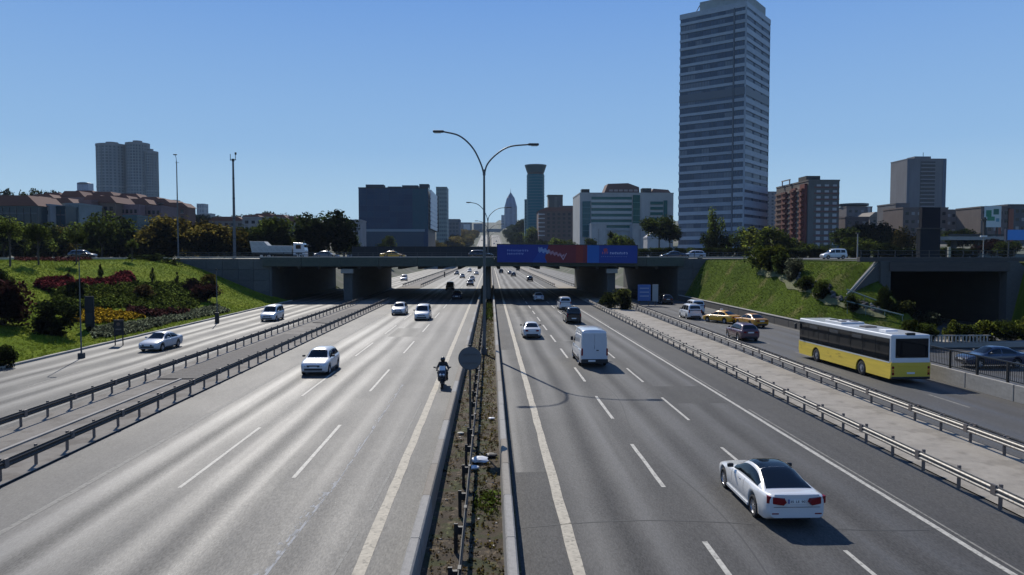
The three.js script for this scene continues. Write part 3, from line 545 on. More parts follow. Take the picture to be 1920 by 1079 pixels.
// -- on top of the overpass and the cross road (driving left or right)
const Y = 7.08;
car('suv', 'black car on the cross road above the flowered embankment', [-70.75, -129], -Math.PI / 2, black, { y: Y });
car('sedan', 'dark saloon on the overpass just right of the tipper lorry', [-29.21, -131], -Math.PI / 2, grey, { y: Y });
car('sedan', 'yellow taxi crossing the overpass', [-17.13, -129], -Math.PI / 2, taxiY, { y: Y, taxi: true, name: 'taxi', category: 'taxi' });
car('suv', 'dark car on the overpass at the left end of the blue billboard', [-1.69, -129], -Math.PI / 2, black, { y: Y });
car('sedan', 'dark car on the overpass right of the billboard', [32.38, -129], Math.PI / 2, navy, { y: Y });
car('suv', 'silver car on the overpass, second right of the billboard', [37.96, -136], Math.PI / 2, silver, { y: Y });
car('mpv', 'white van on the cross road above the right embankment', [61.75, -130], Math.PI / 2, white, { y: Y });

// -- the city bus
{
  const mYel = M([.68, .48, .05], .5), yelTex = tex(512, 128, (u, v) => { const a = fbm(u, v, 8, 2), m = clamp((vn(u * 30, v * 9, 30, 9, 1) - .62) * 5) * clamp((Math.abs(v - .55) < .22 ? 1 : 0)) * clamp((vn(u * 9, 3.5, 9, 9, 3) - .42) * 8); return mixc(mulc([.76, .54, .06], .85 + .3 * a), [.4, .25, .03], .75 * m); });
  const mYelSide = M([1, 1, 1], .45, { map: yelTex }), mBusWhite = carPaint([.62, .63, .62], .4);
  const b = thing('city_bus', 'long yellow and white city bus with a dark window band', 'bus', [25.25, 0, -49.4], .045);
  const L = 12, W = 2.5, H = 3.0, f = -L / 2, r = L / 2, hw = W / 2, wz = [f + 2.7, r - 3.3], R = .5;
  // lower yellow shell with wheel arches
  const out = [[f + .15, .3]]; for (const a of wz) { out.push([a - .62, .3]); for (let k = 0; k <= 12; k++) { const q = Math.PI - k / 12 * Math.PI; out.push([a + .62 * Math.cos(q), .42 + .66 * Math.sin(q)]); } out.push([a + .62, .3]); }
  out.push([r - .12, .3], [r - .02, .5], [r, 1.28], [f + .02, 1.28], [f, .6]);
  const side = (s) => { const g = prism(out, .06, .012); g.rotateY(-Math.PI / 2); const u = g.attributes.uv, p = g.attributes.position; for (let i = 0; i < u.count; i++) u.setXY(i, (p.getZ(i) - f) / L * 1, (p.getY(i) - .3) / 1); return g.translate(s * hw + (s > 0 ? 0 : .06), 0, 0); };
  for (const s of [-1, 1]) part(b, 'yellow_skirt', side(s), mYelSide);
  part(b, 'chassis', box(W - .25, .85, 1.9, 0, .8, f + 1.0), mTrim); part(b, 'chassis', box(W - .25, .85, wz[1] - wz[0] - 1.4, 0, .8, (wz[0] + wz[1]) / 2), mTrim); part(b, 'chassis', box(W - .25, .85, 2.5, 0, .8, r - 1.35), mTrim); part(b, 'floor', box(W - .2, .1, L - .3, 0, 1.2, 0), mTrim);
  part(b, 'rear_panel', rbox(W - .02, .98, .1, .04, 0, .82, r - .03), mYel); part(b, 'front_panel', rbox(W - .02, .95, .1, .04, 0, .8, f + .05), mYel);
  part(b, 'upper_body', rbox(W - .02, H - 1.27, L - .02, .1, 0, (H + 1.27) / 2, 0), mBusWhite);
  for (const s of [-1, 1]) part(b, 'belt_strip', box(.03, .07, L - .3, s * (hw + .005), 1.3, 0), mBusWhite);
  const n = 8, w0 = f + .12, w1 = r - .22, st = (w1 - w0) / n;
  for (const s of [-1, 1]) for (let k = 0; k < n; k++) part(b, 'side_window', rbox(.04, 1.36, st - .035, .012, s * (hw - .005), 2.04, w0 + (k + .5) * st), mGlass);
  for (const s of [-1, 1]) part(b, 'window_band', box(.03, 1.42, w1 - w0 + .02, s * (hw - .014), 2.04, (w0 + w1) / 2), mTrim);
  for (const k of [1, 3, 5]) part(b, 'vent_window', rbox(.03, .2, st - .3, .01, -hw - .012, 2.5, w0 + (k + .5) * st), Mp([.05, .055, .06], .15));
  part(b, 'rear_window', rbox(W - .42, 1.18, .05, .03, .06, 2.18, r - .005), mGlass); part(b, 'windscreen', rbox(W - .2, 1.5, .05, .03, 0, 2.05, f + .01), mGlass);
  part(b, 'rear_band', rbox(W - .1, .24, .05, .02, 0, 1.42, r + .0), mBusWhite); part(b, 'engine_grille', rbox(1.5, .07, .03, .01, -.1, 1.12, r + .03), mYel);
  for (const s of [-1, 1]) for (const [y, m] of [[1.0, mRed], [.8, mAmber], [.62, mRed]]) part(b, 'tail_light', rbox(.14, .16, .05, .03, s * (hw - .12), y, r + .02), m);
  part(b, 'rear_bumper', rbox(W - .04, .16, .14, .04, 0, .36, r - .02), mTrim); part(b, 'number_plate', box(.5, .11, .02, 0, .66, r + .03), mPlate);
  part(b, 'destination_sign', rbox(.55, .17, .2, .03, .0, 3.02, r - .12), mBlack);
  part(b, 'roof_unit', rbox(1.7, .16, 2.3, .06, .1, 3.06, -1.9), M([.5, .52, .53], .6)); for (const [dx, dz] of [[-.35, -2.5], [.5, -2.4], [-.35, -1.4], [.5, -1.35]]) part(b, 'roof_fan', cyl(.3, .3, .05, dx, 3.13, dz, 16), mTrim);
  part(b, 'roof_hatch', rbox(.8, .1, .8, .03, 0, 3.03, 1.3), mConcDark); part(b, 'roof_hatch', rbox(.8, .09, .8, .03, 0, 3.03, 3.6), M([.7, .7, .7], .6));
  for (const a of wz) for (const s of [-1, 1]) { const w = part(b, 'wheel', new THREE.LatheGeometry([[.28, -.14], [.44, -.14], [.5, -.09], [.5, .09], [.44, .14], [.28, .14]].map((p) => new THREE.Vector2(...p)), 28).rotateZ(Math.PI / 2), mTyre, { at: [s * (hw - .16), R, a] }); part(w, 'rim', merge([new THREE.CylinderGeometry(.3, .3, .06, 20).rotateZ(Math.PI / 2).translate(s * .07, 0, 0), new THREE.CylinderGeometry(.12, .14, .1, 12).rotateZ(Math.PI / 2).translate(s * .11, 0, 0)]), M([.3, .3, .31], .5, { metalness: .5 })); }
  for (const s of [-1, 1]) part(b, 'wing_mirror', merge([rbox(.18, .42, .14, .04, s * (hw + .22), 2.35, f - .12), bar([s * hw, 2.75, f + .1], [s * (hw + .22), 2.55, f - .12], .025)]), mTrim);
}
// -- tipper lorry on the overpass
{
  const t = thing('tipper_lorry', 'pale tipper lorry crossing the overpass on the left', 'lorry', [-36.82, 7.08, -130], -Math.PI / 2);
  const mBed = M([.8, .86, .86], .7, { map: steelTex }), cabM = carPaint([.55, .57, .58], .4);
  part(t, 'bed', prism([[-3.9, 1.1], [2.9, 1.0], [3.0, 2.3], [-1.2, 2.35], [-1.9, 3.05], [-4.3, 3.1]], 2.3, .04).rotateY(Math.PI / 2).translate(-1.15, .0, .9), mBed);
  for (const k of [-2.6, -1.0, .6, 2.2]) part(t, 'bed_rib', box(2.44, 1.2, .12, 0, 1.65, -k + .9), mBed);
  part(t, 'chassis', box(.9, .35, 8.4, 0, .85, .2), mTrim);
  part(t, 'cab', prism([[0, .7], [1.9, .7], [1.95, 1.5], [1.6, 2.75], [.05, 2.85]], 2.2, .06).rotateY(Math.PI / 2).translate(-1.1, 0, -2.35), cabM);
  part(t, 'windscreen', rbox(1.9, .85, .06, .03, 0, 2.1, -4.18), mGlass);
  for (const s of [-1, 1]) { part(t, 'side_window', rbox(.05, .7, .9, .03, s * 1.17, 2.15, -3.2), mGlass); part(t, 'mudguard', rbox(.3, .2, 1.2, .08, s * 1.05, 1.0, -3.3), mTrim); }
  for (const z of [-3.2, 1.9, 3.2]) for (const s of [-1, 1]) { const w = part(t, 'wheel', new THREE.CylinderGeometry(.5, .5, .3, 20).rotateZ(Math.PI / 2), mTyre, { at: [s * 1.0, .5, z] }); part(w, 'rim', new THREE.CylinderGeometry(.27, .27, .32, 14).rotateZ(Math.PI / 2), mRim); }
  part(t, 'bumper', rbox(2.2, .35, .25, .06, 0, .6, -4.25), cabM);
}
// -- motorcyclist
const headMat = M([.014, .014, .016], .4);
{
  const b = thing('motorcycle', 'dark motorcycle with a pale windshield coming along the median line', 'motorcycle', [-2.86, 0, -43.3], Math.PI);
  const wheel = new THREE.TorusGeometry(.255, .062, 10, 26).rotateY(Math.PI / 2), rimG = merge([new THREE.CylinderGeometry(.03, .03, .16, 10).rotateZ(Math.PI / 2), ...[0, 1, 2, 3, 4].map((k) => box(.03, .5, .03).rotateX(k / 5 * Math.PI))]);
  for (const z of [-.68, .72]) { const w = part(b, 'wheel', wheel, mTyre, { at: [0, .315, z] }); part(w, 'rim', rimG, mRim); }
  part(b, 'front_fairing', prism([[-.62, .46], [-.4, .42], [-.2, .7], [-.3, 1.02], [-.52, 1.0], [-.72, .72]], .34, .05).rotateY(-Math.PI / 2).translate(.17, 0, 0), M([.03, .035, .045], .3));
  part(b, 'body', prism([[-.35, .42], [.45, .4], [.95, .72], [.98, .86], [.3, .8], [.05, .74], [-.1, .66], [-.3, .8]], .3, .05).rotateY(-Math.PI / 2).translate(.15, 0, 0), M([.02, .022, .028], .35));
  part(b, 'seat', rbox(.3, .1, .8, .05, 0, .84, .5), mTrim);
  part(b, 'windshield', sheet(6, 4, (u, v) => { const a = (u - .5) * 1.6; return [.24 * Math.sin(a), lerp(.98, 1.3, v), -.52 + .12 * (1 - Math.cos(a)) * 2 + .12 * v]; }), Mp([.5, .55, .6], .1, { clearcoat: 1 }));
  for (const s of [-1, 1]) { part(b, 'headlight', new THREE.SphereGeometry(.075, 12, 8).translate(s * .09, .82, -.72), mLamp); part(b, 'fork', bar([s * .1, .32, -.68], [s * .13, .95, -.4], .03), mSteelDark); part(b, 'mirror', merge([bar([s * .28, 1.02, -.35], [s * .42, 1.2, -.4], .012), rbox(.13, .08, .03, .02, s * .46, 1.22, -.4)]), mTrim); }
  part(b, 'handlebar', bar([-.36, 1.02, -.3], [.36, 1.02, -.3], .02), mTrim);
  part(b, 'mudguard', rbox(.14, .05, .4, .02, 0, .63, -.68), mTrim);
  // the rider: one continuous body from a distance field of tapered limbs
  const J = { pel: [0, .93, .42, .155], chest: [0, 1.28, .26, .175], neck: [0, 1.46, .18, .075], head: [0, 1.55, .15, .08] };
  const bones = [['pel', 'chest'], ['chest', 'neck'], ['neck', 'head']].map(([a, c]) => [J[a], J[c]]);
  for (const s of [-1, 1]) bones.push([[s * .17, 1.36, .22, .085], [s * .34, 1.12, .06, .06]], [[s * .34, 1.12, .06, .058], [s * .33, 1.05, -.2, .045]], [[s * .12, .93, .38, .115], [s * .24, .86, -.08, .08]], [[s * .24, .86, -.08, .078], [s * .25, .45, .12, .055]], [[s * .25, .44, .12, .055], [s * .25, .40, -.06, .045]], [[0, 1.33, .23, .12], [s * .17, 1.37, .22, .09]]);
  const mc = new MarchingCubes(84, headMat, false, false, 200000), cen = [0, .98, .15], S = .78, N = 84; mc.isolation = 0;
  const cap = (p, a, c) => { const ba = [c[0] - a[0], c[1] - a[1], c[2] - a[2]], pa = [p[0] - a[0], p[1] - a[1], p[2] - a[2]], h = clamp((ba[0] * pa[0] + ba[1] * pa[1] + ba[2] * pa[2]) / (ba[0] ** 2 + ba[1] ** 2 + ba[2] ** 2)); return Math.hypot(pa[0] - ba[0] * h, pa[1] - ba[1] * h, pa[2] - ba[2] * h) - lerp(a[3], c[3], h); };
  for (let k = 0; k < N; k++) for (let j = 0; j < N; j++) for (let i = 0; i < N; i++) { const p = [cen[0] + (i - N / 2) / (N / 2) * S, cen[1] + (j - N / 2) / (N / 2) * S, cen[2] + (k - N / 2) / (N / 2) * S]; let e = 0; for (const [a, c] of bones) e += Math.exp(-40 * cap(p, a, c)); mc.field[i + j * N + k * N * N] = Math.log(e + 1e-30) / 40; }
  mc.update();
  const g = new THREE.BufferGeometry(), cnt = mc.count, pos = mc.positionArray.slice(0, cnt * 3), nor = mc.normalArray.slice(0, cnt * 3);
  for (let i = 0; i < cnt; i++) for (let k = 0; k < 3; k++) pos[i * 3 + k] = pos[i * 3 + k] * S + cen[k];
  g.setAttribute('position', new THREE.BufferAttribute(pos, 3)); g.setAttribute('normal', new THREE.BufferAttribute(nor, 3));
  const hand = (s) => { const l = [rbox(.085, .04, .09, .018, s * .33, 1.045, -.27)]; for (let k = 0; k < 4; k++) l.push(bar([s * (.30 + k * .021), 1.05, -.31], [s * (.30 + k * .021), 1.03 - .004 * k, -.345 + .006 * Math.abs(k - 1)], .0095), bar([s * (.30 + k * .021), 1.03, -.345], [s * (.30 + k * .021), .995, -.325], .009)); l.push(bar([s * .287, 1.04, -.25], [s * .27, 1.01, -.3], .011)); return merge(l); };
  const rider = thing('person', 'rider in dark clothes and black helmet sitting on the motorcycle', 'person', [-2.86, 0, -43.3], Math.PI);
  part(rider, 'body', merge([g, hand(-1), hand(1)]), M([.016, .016, .019], .8));
  const hel = new THREE.SphereGeometry(.145, 24, 18); hel.scale(1, 1.12, 1.15); const h = part(rider, 'helmet', hel.translate(0, 1.61, .13), headMat);
  part(h, 'visor', new THREE.SphereGeometry(.15, 20, 10, Math.PI * 1.18, Math.PI * .64, 1.25, .62).scale(1, 1.1, 1.15).translate(0, 1.61, .13), mGlass);
}

// ---------- buildings ----------
const winTex = (wall, glass, cols, rows, fw = .6, fh = .55, s = 1) => tex(256, 512, (u, v) => {
  const a = u * cols, b = v * rows, fx = a % 1, fy = b % 1, k = vn(Math.floor(a) + .5, Math.floor(b) + .5, 64, 64, s);
  const q = .82 + .3 * fbm(u, v, 12, s) + .06 * (rnd() - .5);
  return fx > (1 - fw) / 2 && fx < (1 + fw) / 2 && fy > (1 - fh) / 2 && fy < (1 + fh) / 2 ? mulc(glass, .5 + 1.1 * k) : mulc(wall, q);
});
const stucco = tex(256, 256, (u, v) => { const a = fbm(u, v, 6, 1), st = vn(u * 40, v * 3, 40, 3, 2); return mulc([1, 1, 1], clamp(.62 + .3 * a + .12 * st + .06 * (rnd() - .5))); });
const wall = (c, r = .85) => M(c, r, { map: stucco });
const glassWall = (c, r = .12) => Mp(c, Math.max(r, .15), { specularIntensity: .55 });
const gNavy = Mp([.016, .042, .088], .3, { specularIntensity: .25 }), gTeal = glassWall([.012, .085, .10]), gGrey = glassWall([.03, .04, .055]), gDark = glassWall([.012, .014, .018]);
const gGreen = glassWall([.02, .11, .10]);
// a block whose front face runs from (x0, z) to (x1, z), seen from +z
function block(name, label, x0, x1, z, depth, top, mat, o = {}) {
  const cx = (x0 + x1) / 2, w = x1 - x0, base = (o.base ?? land(cx, z)) - 1.5;
  const t = thing(name, label, o.category ?? 'building', [cx, base, z], o.turn ?? 0, o.group), h = top - base;
  part(t, 'wall', box(w, h, depth, 0, h / 2, -depth / 2), mat);
  if (o.roof) part(t, 'roof', prism([[-w / 2 - .5, 0], [w / 2 + .5, 0], [w / 2 - w * .18, o.roof], [-w / 2 + w * .18, o.roof]], depth + .8).translate(0, h + .01, -depth - .4), o.roofMat ?? mTile);
  else { part(t, 'parapet', box(w + .3, .6, depth + .3, 0, h + .3, -depth / 2), o.cap ?? mat); }
  t.userData.dims = undefined; delete t.userData.dims;
  return Object.assign(t, { w, h, base, depth });
}
const mTile = M([.17, .075, .055], .9, { map: stucco });
// windows one by one on the front ('f'), right ('r') or left ('l') face; y measured from the ground level of the world
function windows(t, face, rows, cols, a0, a1, y0, y1, ww, wh, mat = gGrey, o = {}) {
  const g = box(face === 'f' ? ww : .16, wh, face === 'f' ? .16 : ww), s = face === 'f' ? box(ww + .2, .14, .3, 0, -wh / 2 - .07, .05) : box(.3, .14, ww + .2, 0, -wh / 2 - .07, 0);
  for (let r = 0; r < rows; r++) for (let c = 0; c < cols; c++) {
    const a = lerp(a0, a1, (c + .5) / cols), y = lerp(y0, y1, (r + .5) / rows) - t.base;
    const at = face === 'f' ? [a, y, 0] : [(face === 'r' ? 1 : -1) * t.w / 2, y, -a];
    const w = part(t, o.name ?? 'window', g, o.alt && rnd() < .3 ? o.alt : mat, { at });
    if (o.sill) part(w, 'sill', s, o.sill);
  }
}
// continuous strips (window bands, spandrels, balconies) on a face
function bands(t, name, face, rows, a0, a1, y0, y1, h, mat, proud = .25) {
  const L = a1 - a0, g = face === 'f' ? box(L, h, proud * 2) : box(proud * 2, h, L);
  for (let r = 0; r < rows; r++) { const y = lerp(y0, y1, (r + .5) / rows) - t.base, m = (a0 + a1) / 2; part(t, name, g, mat, { at: face === 'f' ? [m, y, 0] : [(face === 'r' ? 1 : -1) * t.w / 2, y, -m] }); }
}
function bay(t, name, x0, x1, y0, y1, mat, proud = .4, z = 0) { return part(t, name, box(x1 - x0, y1 - y0, proud * 2, (x0 + x1) / 2, (y0 + y1) / 2 - t.base, z), mat); }

// the tall office tower, turned corner towards the road
{
  const C = [104.5, -300], A = [82.1, -318], turn = Math.atan2(A[1] - C[1], C[0] - A[0]);
  const w = Math.hypot(C[0] - A[0], C[1] - A[1]), dp = 30, base = 7, top = 109.5;
  const t = thing('office_tower', 'tall glass office tower with pale floor bands, highest on the skyline', 'tower', [C[0], base, C[1]], -turn * -1);
  // local frame: front face from x=-w..0 at z=0, side face from z=0..-dp at x=0
  const H = top - base, n = 29, fh = H / n;
  part(t, 'glass_core', box(w, H, dp, -w / 2, H / 2, -dp / 2), Mp([.062, .088, .135], .25, { specularIntensity: .8 }));
  const mBand = M([.36, .40, .46], .5, { map: stucco }), mBand2 = M([.30, .34, .40], .5, { map: stucco }), mDarkB = M([.10, .115, .14], .5);
  for (let k = 0; k < n; k++) {
    const y = k * fh + (k > 9 ? .4 : .2), hh = k < 9 ? 1.5 : 1.15, mech = k === 19, m = mech ? mDarkB : k % 3 ? mBand : mBand2;
    part(t, 'spandrel_band', box(w * .815, mech ? fh * .9 : hh, .5, -w * .59, y + hh / 2, .03), m);
    part(t, 'spandrel_band', box(w * .155, mech ? fh * .9 : hh * 1.2, .5, -w * .0785, y + hh / 2 + .1, .03), m);
    part(t, 'spandrel_band', box(.5, mech ? fh * .9 : hh * (k % 2 ? 1.3 : 1.9), dp - .2, .03, y + hh / 2, -dp / 2 + .05), m);
    part(t, 'spandrel_band', box(.5, mech ? fh * .9 : hh, dp - .2, -w - .03, y + hh / 2, -dp / 2), m);
  }
  const tones = [[.045, .066, .105], [.07, .098, .148], [.09, .115, .16], [.055, .08, .125], [.13, .15, .185]].map((c) => Mp(c, .28, { specularIntensity: .75 })), pf = box(w * .8 / 7 - .06, fh * .6, .12), ps = box(.12, fh * .6, dp / 4 - .06);
  seed = 2024;
  for (let k = 0; k < n; k++) { for (let c = 0; c < 7; c++) part(t, 'glazing', pf, tones[Math.floor(rnd() ** 1.6 * 5)], { at: [-w * .985 + (c + .5) * w * .8 / 7, k * fh + fh * .68, .03] }); for (let c = 0; c < 3; c++) part(t, 'glazing', ps, tones[Math.floor(rnd() ** 1.6 * 5)], { at: [.03, k * fh + fh * .68, -.3 - (c + .5) * dp / 3.1] }); }
  const mu = []; for (let x = -w + 1.2; x < -.4; x += 1.25) mu.push(box(.1, H, .3, x, H / 2, .01)); for (let z = -1.2; z > -dp; z -= 1.25) mu.push(box(.3, H, .1, .01, H / 2, z));
  part(t, 'mullions', merge(mu), M([.09, .11, .14], .5, { metalness: .4 }), { kind: 'stuff' });
  part(t, 'recess', box(.5, H, .7, -w * .17, H / 2, .06), mDarkB); part(t, 'corner_post', box(.6, H, .6, -.05, H / 2, -.05), mBand2);
  part(t, 'roof_parapet', box(w + .5, 2.2, dp + .5, -w / 2, H + .7, -dp / 2), mBand);
  part(t, 'plant_room', box(w * .7, 4.6, dp * .8, -w * .37, H + 3.6, -dp * .45), M([.33, .36, .36], .7, { map: stucco }));
  part(t, 'roof_mast', bar([-w * .05, H + 2, -dp * .2], [-w * .05, H + 8, -dp * .2], .25), mDarkMetal); part(t, 'roof_mast', bar([-w * .8, H + 1, -1.5], [-w * .72, H + 4.6, -1.5], .18), mDarkMetal);
}
// dark navy glass office block with white louvres on its right flank
{
  const x0 = -81.45, x1 = -38.69, t = block('glass_office_block', 'broad navy glass office block with white louvres on its right end', x0, x1, -455, 60, 48.8, gNavy, { base: 8, cap: gDark });
  const w = t.w, P = 23.74, R = 48.8;
  const pane = box((w - .6) / 9 - .12, (R - P) / 7 - .14, .12);
  const tones = [gNavy, Mp([.014, .036, .078], .3, { specularIntensity: .25 }), Mp([.018, .047, .092], .3, { specularIntensity: .25 })];
  for (let r = 0; r < 7; r++) for (let c = 0; c < 9; c++) part(t, 'facade_panel', pane, c > 6 ? Mp([.014, .062, .092], .3, { specularIntensity: .25 }) : tones[Math.floor(rnd() * 3)], { at: [-w / 2 + .3 + (c + .5) * (w - .6) / 9, P - t.base + (r + .5) * (R - P) / 7, .06 + .02 * rnd()] });
  bay(t, 'ledge', -w / 2 + 1, w / 2 - 2, P - 1.6, P - .1, M([.16, .21, .24], .6), .5);
  bay(t, 'podium_glass', -w / 2 - .2, w / 2 - 3, 7, P - 1.8, Mp([.03, .055, .085], .3, { specularIntensity: .3 }), .3);
  for (let k = 0; k < 9; k++) part(t, 'louvre', box(.5, 2.3, 54, 0, 0, 0).rotateZ(-.12).translate(w / 2 + 1.4, P - t.base + 1.6 + k * (R - P) / 9.2, -30), M([.8, .81, .8], .6));
  part(t, 'end_fin', box(2.4, R - P, .6, w / 2 + 1.2, P - t.base + (R - P) / 2, -58), gDark);
  for (const [a, b, h] of [[-.42, -.16, 2.4], [-.1, .1, 1.2], [.11, .34, 2.0], [.36, .5, 2.8]]) part(t, 'roof_plant', box(w * (b - a), h, 8, w * (a + b) / 2, R - t.base + h / 2 + .5, -10), M([.035, .045, .06], .8));
}
block('office_block', 'slim grey-green office slab rising behind the navy glass block', -53.39, -42.94, -720, 30, 73.69, M([1, 1, 1], .6, { map: winTex([.16, .2, .19], [.06, .09, .1], 6, 16, .7, .5) }));
{
  const t = block('low_block', 'low dark building with pale end right of the navy block', -64.93, -40.09, -950, 40, 53.45, wall([.09, .1, .12]));
  windows(t, 'f', 3, 5, -10, 11, 36, 50, 3, 3, gGrey);
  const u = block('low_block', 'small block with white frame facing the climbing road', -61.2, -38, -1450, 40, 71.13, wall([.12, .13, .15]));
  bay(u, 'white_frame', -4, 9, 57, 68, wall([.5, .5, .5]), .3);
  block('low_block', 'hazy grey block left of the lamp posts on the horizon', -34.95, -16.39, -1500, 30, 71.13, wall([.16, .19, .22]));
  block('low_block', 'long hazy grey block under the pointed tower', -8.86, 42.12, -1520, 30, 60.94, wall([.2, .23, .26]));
}
// pointed tower
{
  const d = 1500, t = thing('pointed_tower', 'slim blue-grey tower with a pointed crown near the lamp post', 'tower', [41.01, 50, -d]), s = d / 1370, m = M([1, 1, 1], .4, { map: winTex([.15, .18, .24], [.07, .1, .16], 8, 30, .5, .6) });
  const H = 123.32 - 50, w = 22 * s;
  part(t, 'shaft', cyl(w / 2 * 1.2, w / 2 * 1.16, H - 18, 0, 0, 0, 8).rotateY(Math.PI / 8), m); part(t, 'shoulder', cyl(w / 2 * 1.16, w / 2 * .72, 18, 0, H - 18, 0, 8).rotateY(Math.PI / 8), m);
  part(t, 'crown', cyl(w / 2 * .72, .5, 12, 0, H, 0, 8).rotateY(Math.PI / 8), M([.1, .12, .16], .5)); part(t, 'spire', cyl(.6, .1, 9, 0, H + 11, 0, 6), mDarkMetal);
  block('slim_block', 'narrow pale block left of the pointed tower', 22.74, 30.71, -1560, 14, 91.78, M([1, 1, 1], .6, { map: winTex([.24, .28, .33], [.14, .17, .2], 3, 12) }), { base: 30 });
}
// round teal tower with flared crown
{
  const d = 700, t = thing('round_tower', 'round teal glass tower with a wide flared crown', 'tower', [42.92, 22, -d]), R = 33 / 2 * d / 1370, H = 84 - 22;
  part(t, 'shaft', cyl(R, R, H, 0, 0, 0, 40), Mp([.010, .105, .13], .3, { specularIntensity: .3 }));
  for (let k = 0; k < 22; k++) part(t, 'floor_band', cyl(R + .12, R + .12, .7, 0, 2 + k * H / 22.5, 0, 40), M([.025, .12, .145], .6));
  part(t, 'neck', cyl(R * .92, R * .95, 2.2, 0, H, 0, 40), mDarkMetal);
  part(t, 'crown', cyl(R * .98, R * 1.22, 6.2, 0, H + 2.2, 0, 40), M([.03, .07, .085], .5)); part(t, 'rim', cyl(R * 1.24, R * 1.24, .8, 0, H + 8.4, 0, 40), M([.2, .24, .26], .6));
  block('tower_annex', 'pale annex hugging the left side of the round tower', 32.92, 36.01, -705, 10, 60.59, M([1, 1, 1], .6, { map: winTex([.1, .2, .23], [.04, .1, .12], 3, 14) }), { base: 22 });
}
// middle cluster
{
  const t = block('grey_tower_block', 'brown-grey tower block right of the round tower', 57.31, 71.02, -720, 18, 65.36, wall([.12, .105, .10]), { base: 20 });
  bay(t, 'stair_strip', -1.4, 1.2, 28, 64.84, wall([.2, .17, .155]), .4); part(t, 'roof_slab', box(15, .8, 15, -.6, t.h + 1, -7), wall([.09, .08, .08]));
  const u = block('red_apartment_block', 'red-brown apartment block with white balconies on its left edge', 39.42, 71.5, -600, 26, 43.61, wall([.14, .085, .07]), { base: 16, roof: 3 });
  bands(u, 'balcony', 'f', 6, -u.w / 2 - .4, -u.w / 2 + 5, 22, 42.74, .9, wall([.55, .52, .5]), .7);
  windows(u, 'f', 6, 6, -u.w / 2 + 6, u.w / 2 - .5, 22, 42.74, 2.2, 2, gDark, { sill: wall([.2, .16, .15]) });
  const v = block('brown_block', 'brown stepped block tucked between the red flats and the white offices', 60.79, 77.68, -640, 20, 50.17, wall([.13, .1, .09]), { base: 14 });
  windows(v, 'f', 6, 3, -7, 7.6, 20, 49.24, 2.2, 2, gDark);
}
// white and teal office building
{
  const z = -400, t = block('white_office_building', 'white and teal office building behind the billboard', 48.84, 100.4, z, 34, 41.25, wall([.42, .43, .42]), { base: 10 });
  
  for (let k = 0; k < 6; k++) { part(t, 'window_band', box(2.77 - -19.42, 1.5, .3, (2.77 + -19.42) / 2, (38.8 - k * 3.1) - t.base, .05), gGreen); part(t, 'sill_band', box(2.77 - -19.71, 1.45, .7, (2.77 + -19.71) / 2, (37.28 - k * 3.1) - t.base, .1), wall([.46, .48, .47])); }
  bay(t, 'teal_bay', -24.38, -20.00, 17.49, 37.05, gTeal, .6); bay(t, 'teal_bay', 3.36, 7.15, 18.94, 40.55, glassWall([.012, .10, .085]), .6);
  for (let k = 0; k < 6; k++) { bay(t, 'bay_rail', -24.38, -20.00, (17.8 + k * 3.2) - .15, (17.8 + k * 3.2) + .15, wall([.1, .25, .27]), .7); bay(t, 'bay_rail', 3.36, 7.15, (18.9 + k * 3.5) - .15, (18.9 + k * 3.5) + .15, wall([.1, .27, .25]), .7); }
  for (let k = 0; k < 4; k++) bay(t, 'window_band', 12.99, 20.00, (36.2 - k * 2.9) - .8, (36.2 - k * 2.9) + .8, gGreen, .3);
  bay(t, 'glass_strip', 20.29, 22.34, 23.32, 37.63, gGreen, .35);
  part(t, 'red_roof_storey', prism([[-12.12, 0], [7.45, 0], [7.15, 3.2], [1.02, 5.4], [-10.07, 5]], 12).translate(0, t.h + .6, -14), wall([.17, .10, .085]));
  windows(t, 'f', 1, 6, -10.07, 6.28, 42.30, 43.76, 2, 1.1, wall([.4, .32, .3]), { name: 'dormer' });
  part(t, 'red_roof_storey', prism([[13.87, 0], [25.55, 0], [23.80, 2], [15.62, 2.6]], 10).translate(0, t.h + .6, -14), wall([.17, .10, .085]));
  part(t, 'roof_box', box(4.4, 2.6, 5, -22.34, t.h + 1.4, -5), mBlack); part(t, 'roof_box', box(5, 3.4, 5, 11.53, t.h + 1.6, -5), mDarkMetal);
  const a = block('white_annex', 'windowless white annex left of the small tree by the billboard', 52.95, 61.15, -385, 8, 23.81, wall([.42, .43, .43]), { base: 10 });
  const b = block('white_annex', 'windowless white annex right of the small tree by the billboard', 75.04, 82.99, -385, 8, 23.81, wall([.4, .41, .41]), { base: 10 });
  part(a, 'joint', box(.15, 10, .1, 0, 8, .02), mConcDark); part(b, 'joint', box(.15, 10, .1, 0, 8, .02), mConcDark);
  const c = block('white_low_wall', 'low white building behind the tree left of the tall tower', 64.66, 74.41, -300, 8, 14.62, wall([.42, .41, .41]), { base: 8 });
  part(c, 'slope', prism([[-5, 0], [4, 0], [-2, 2.2]], 6).translate(0, c.h + .6, -7), wall([.42, .41, .41]));
}
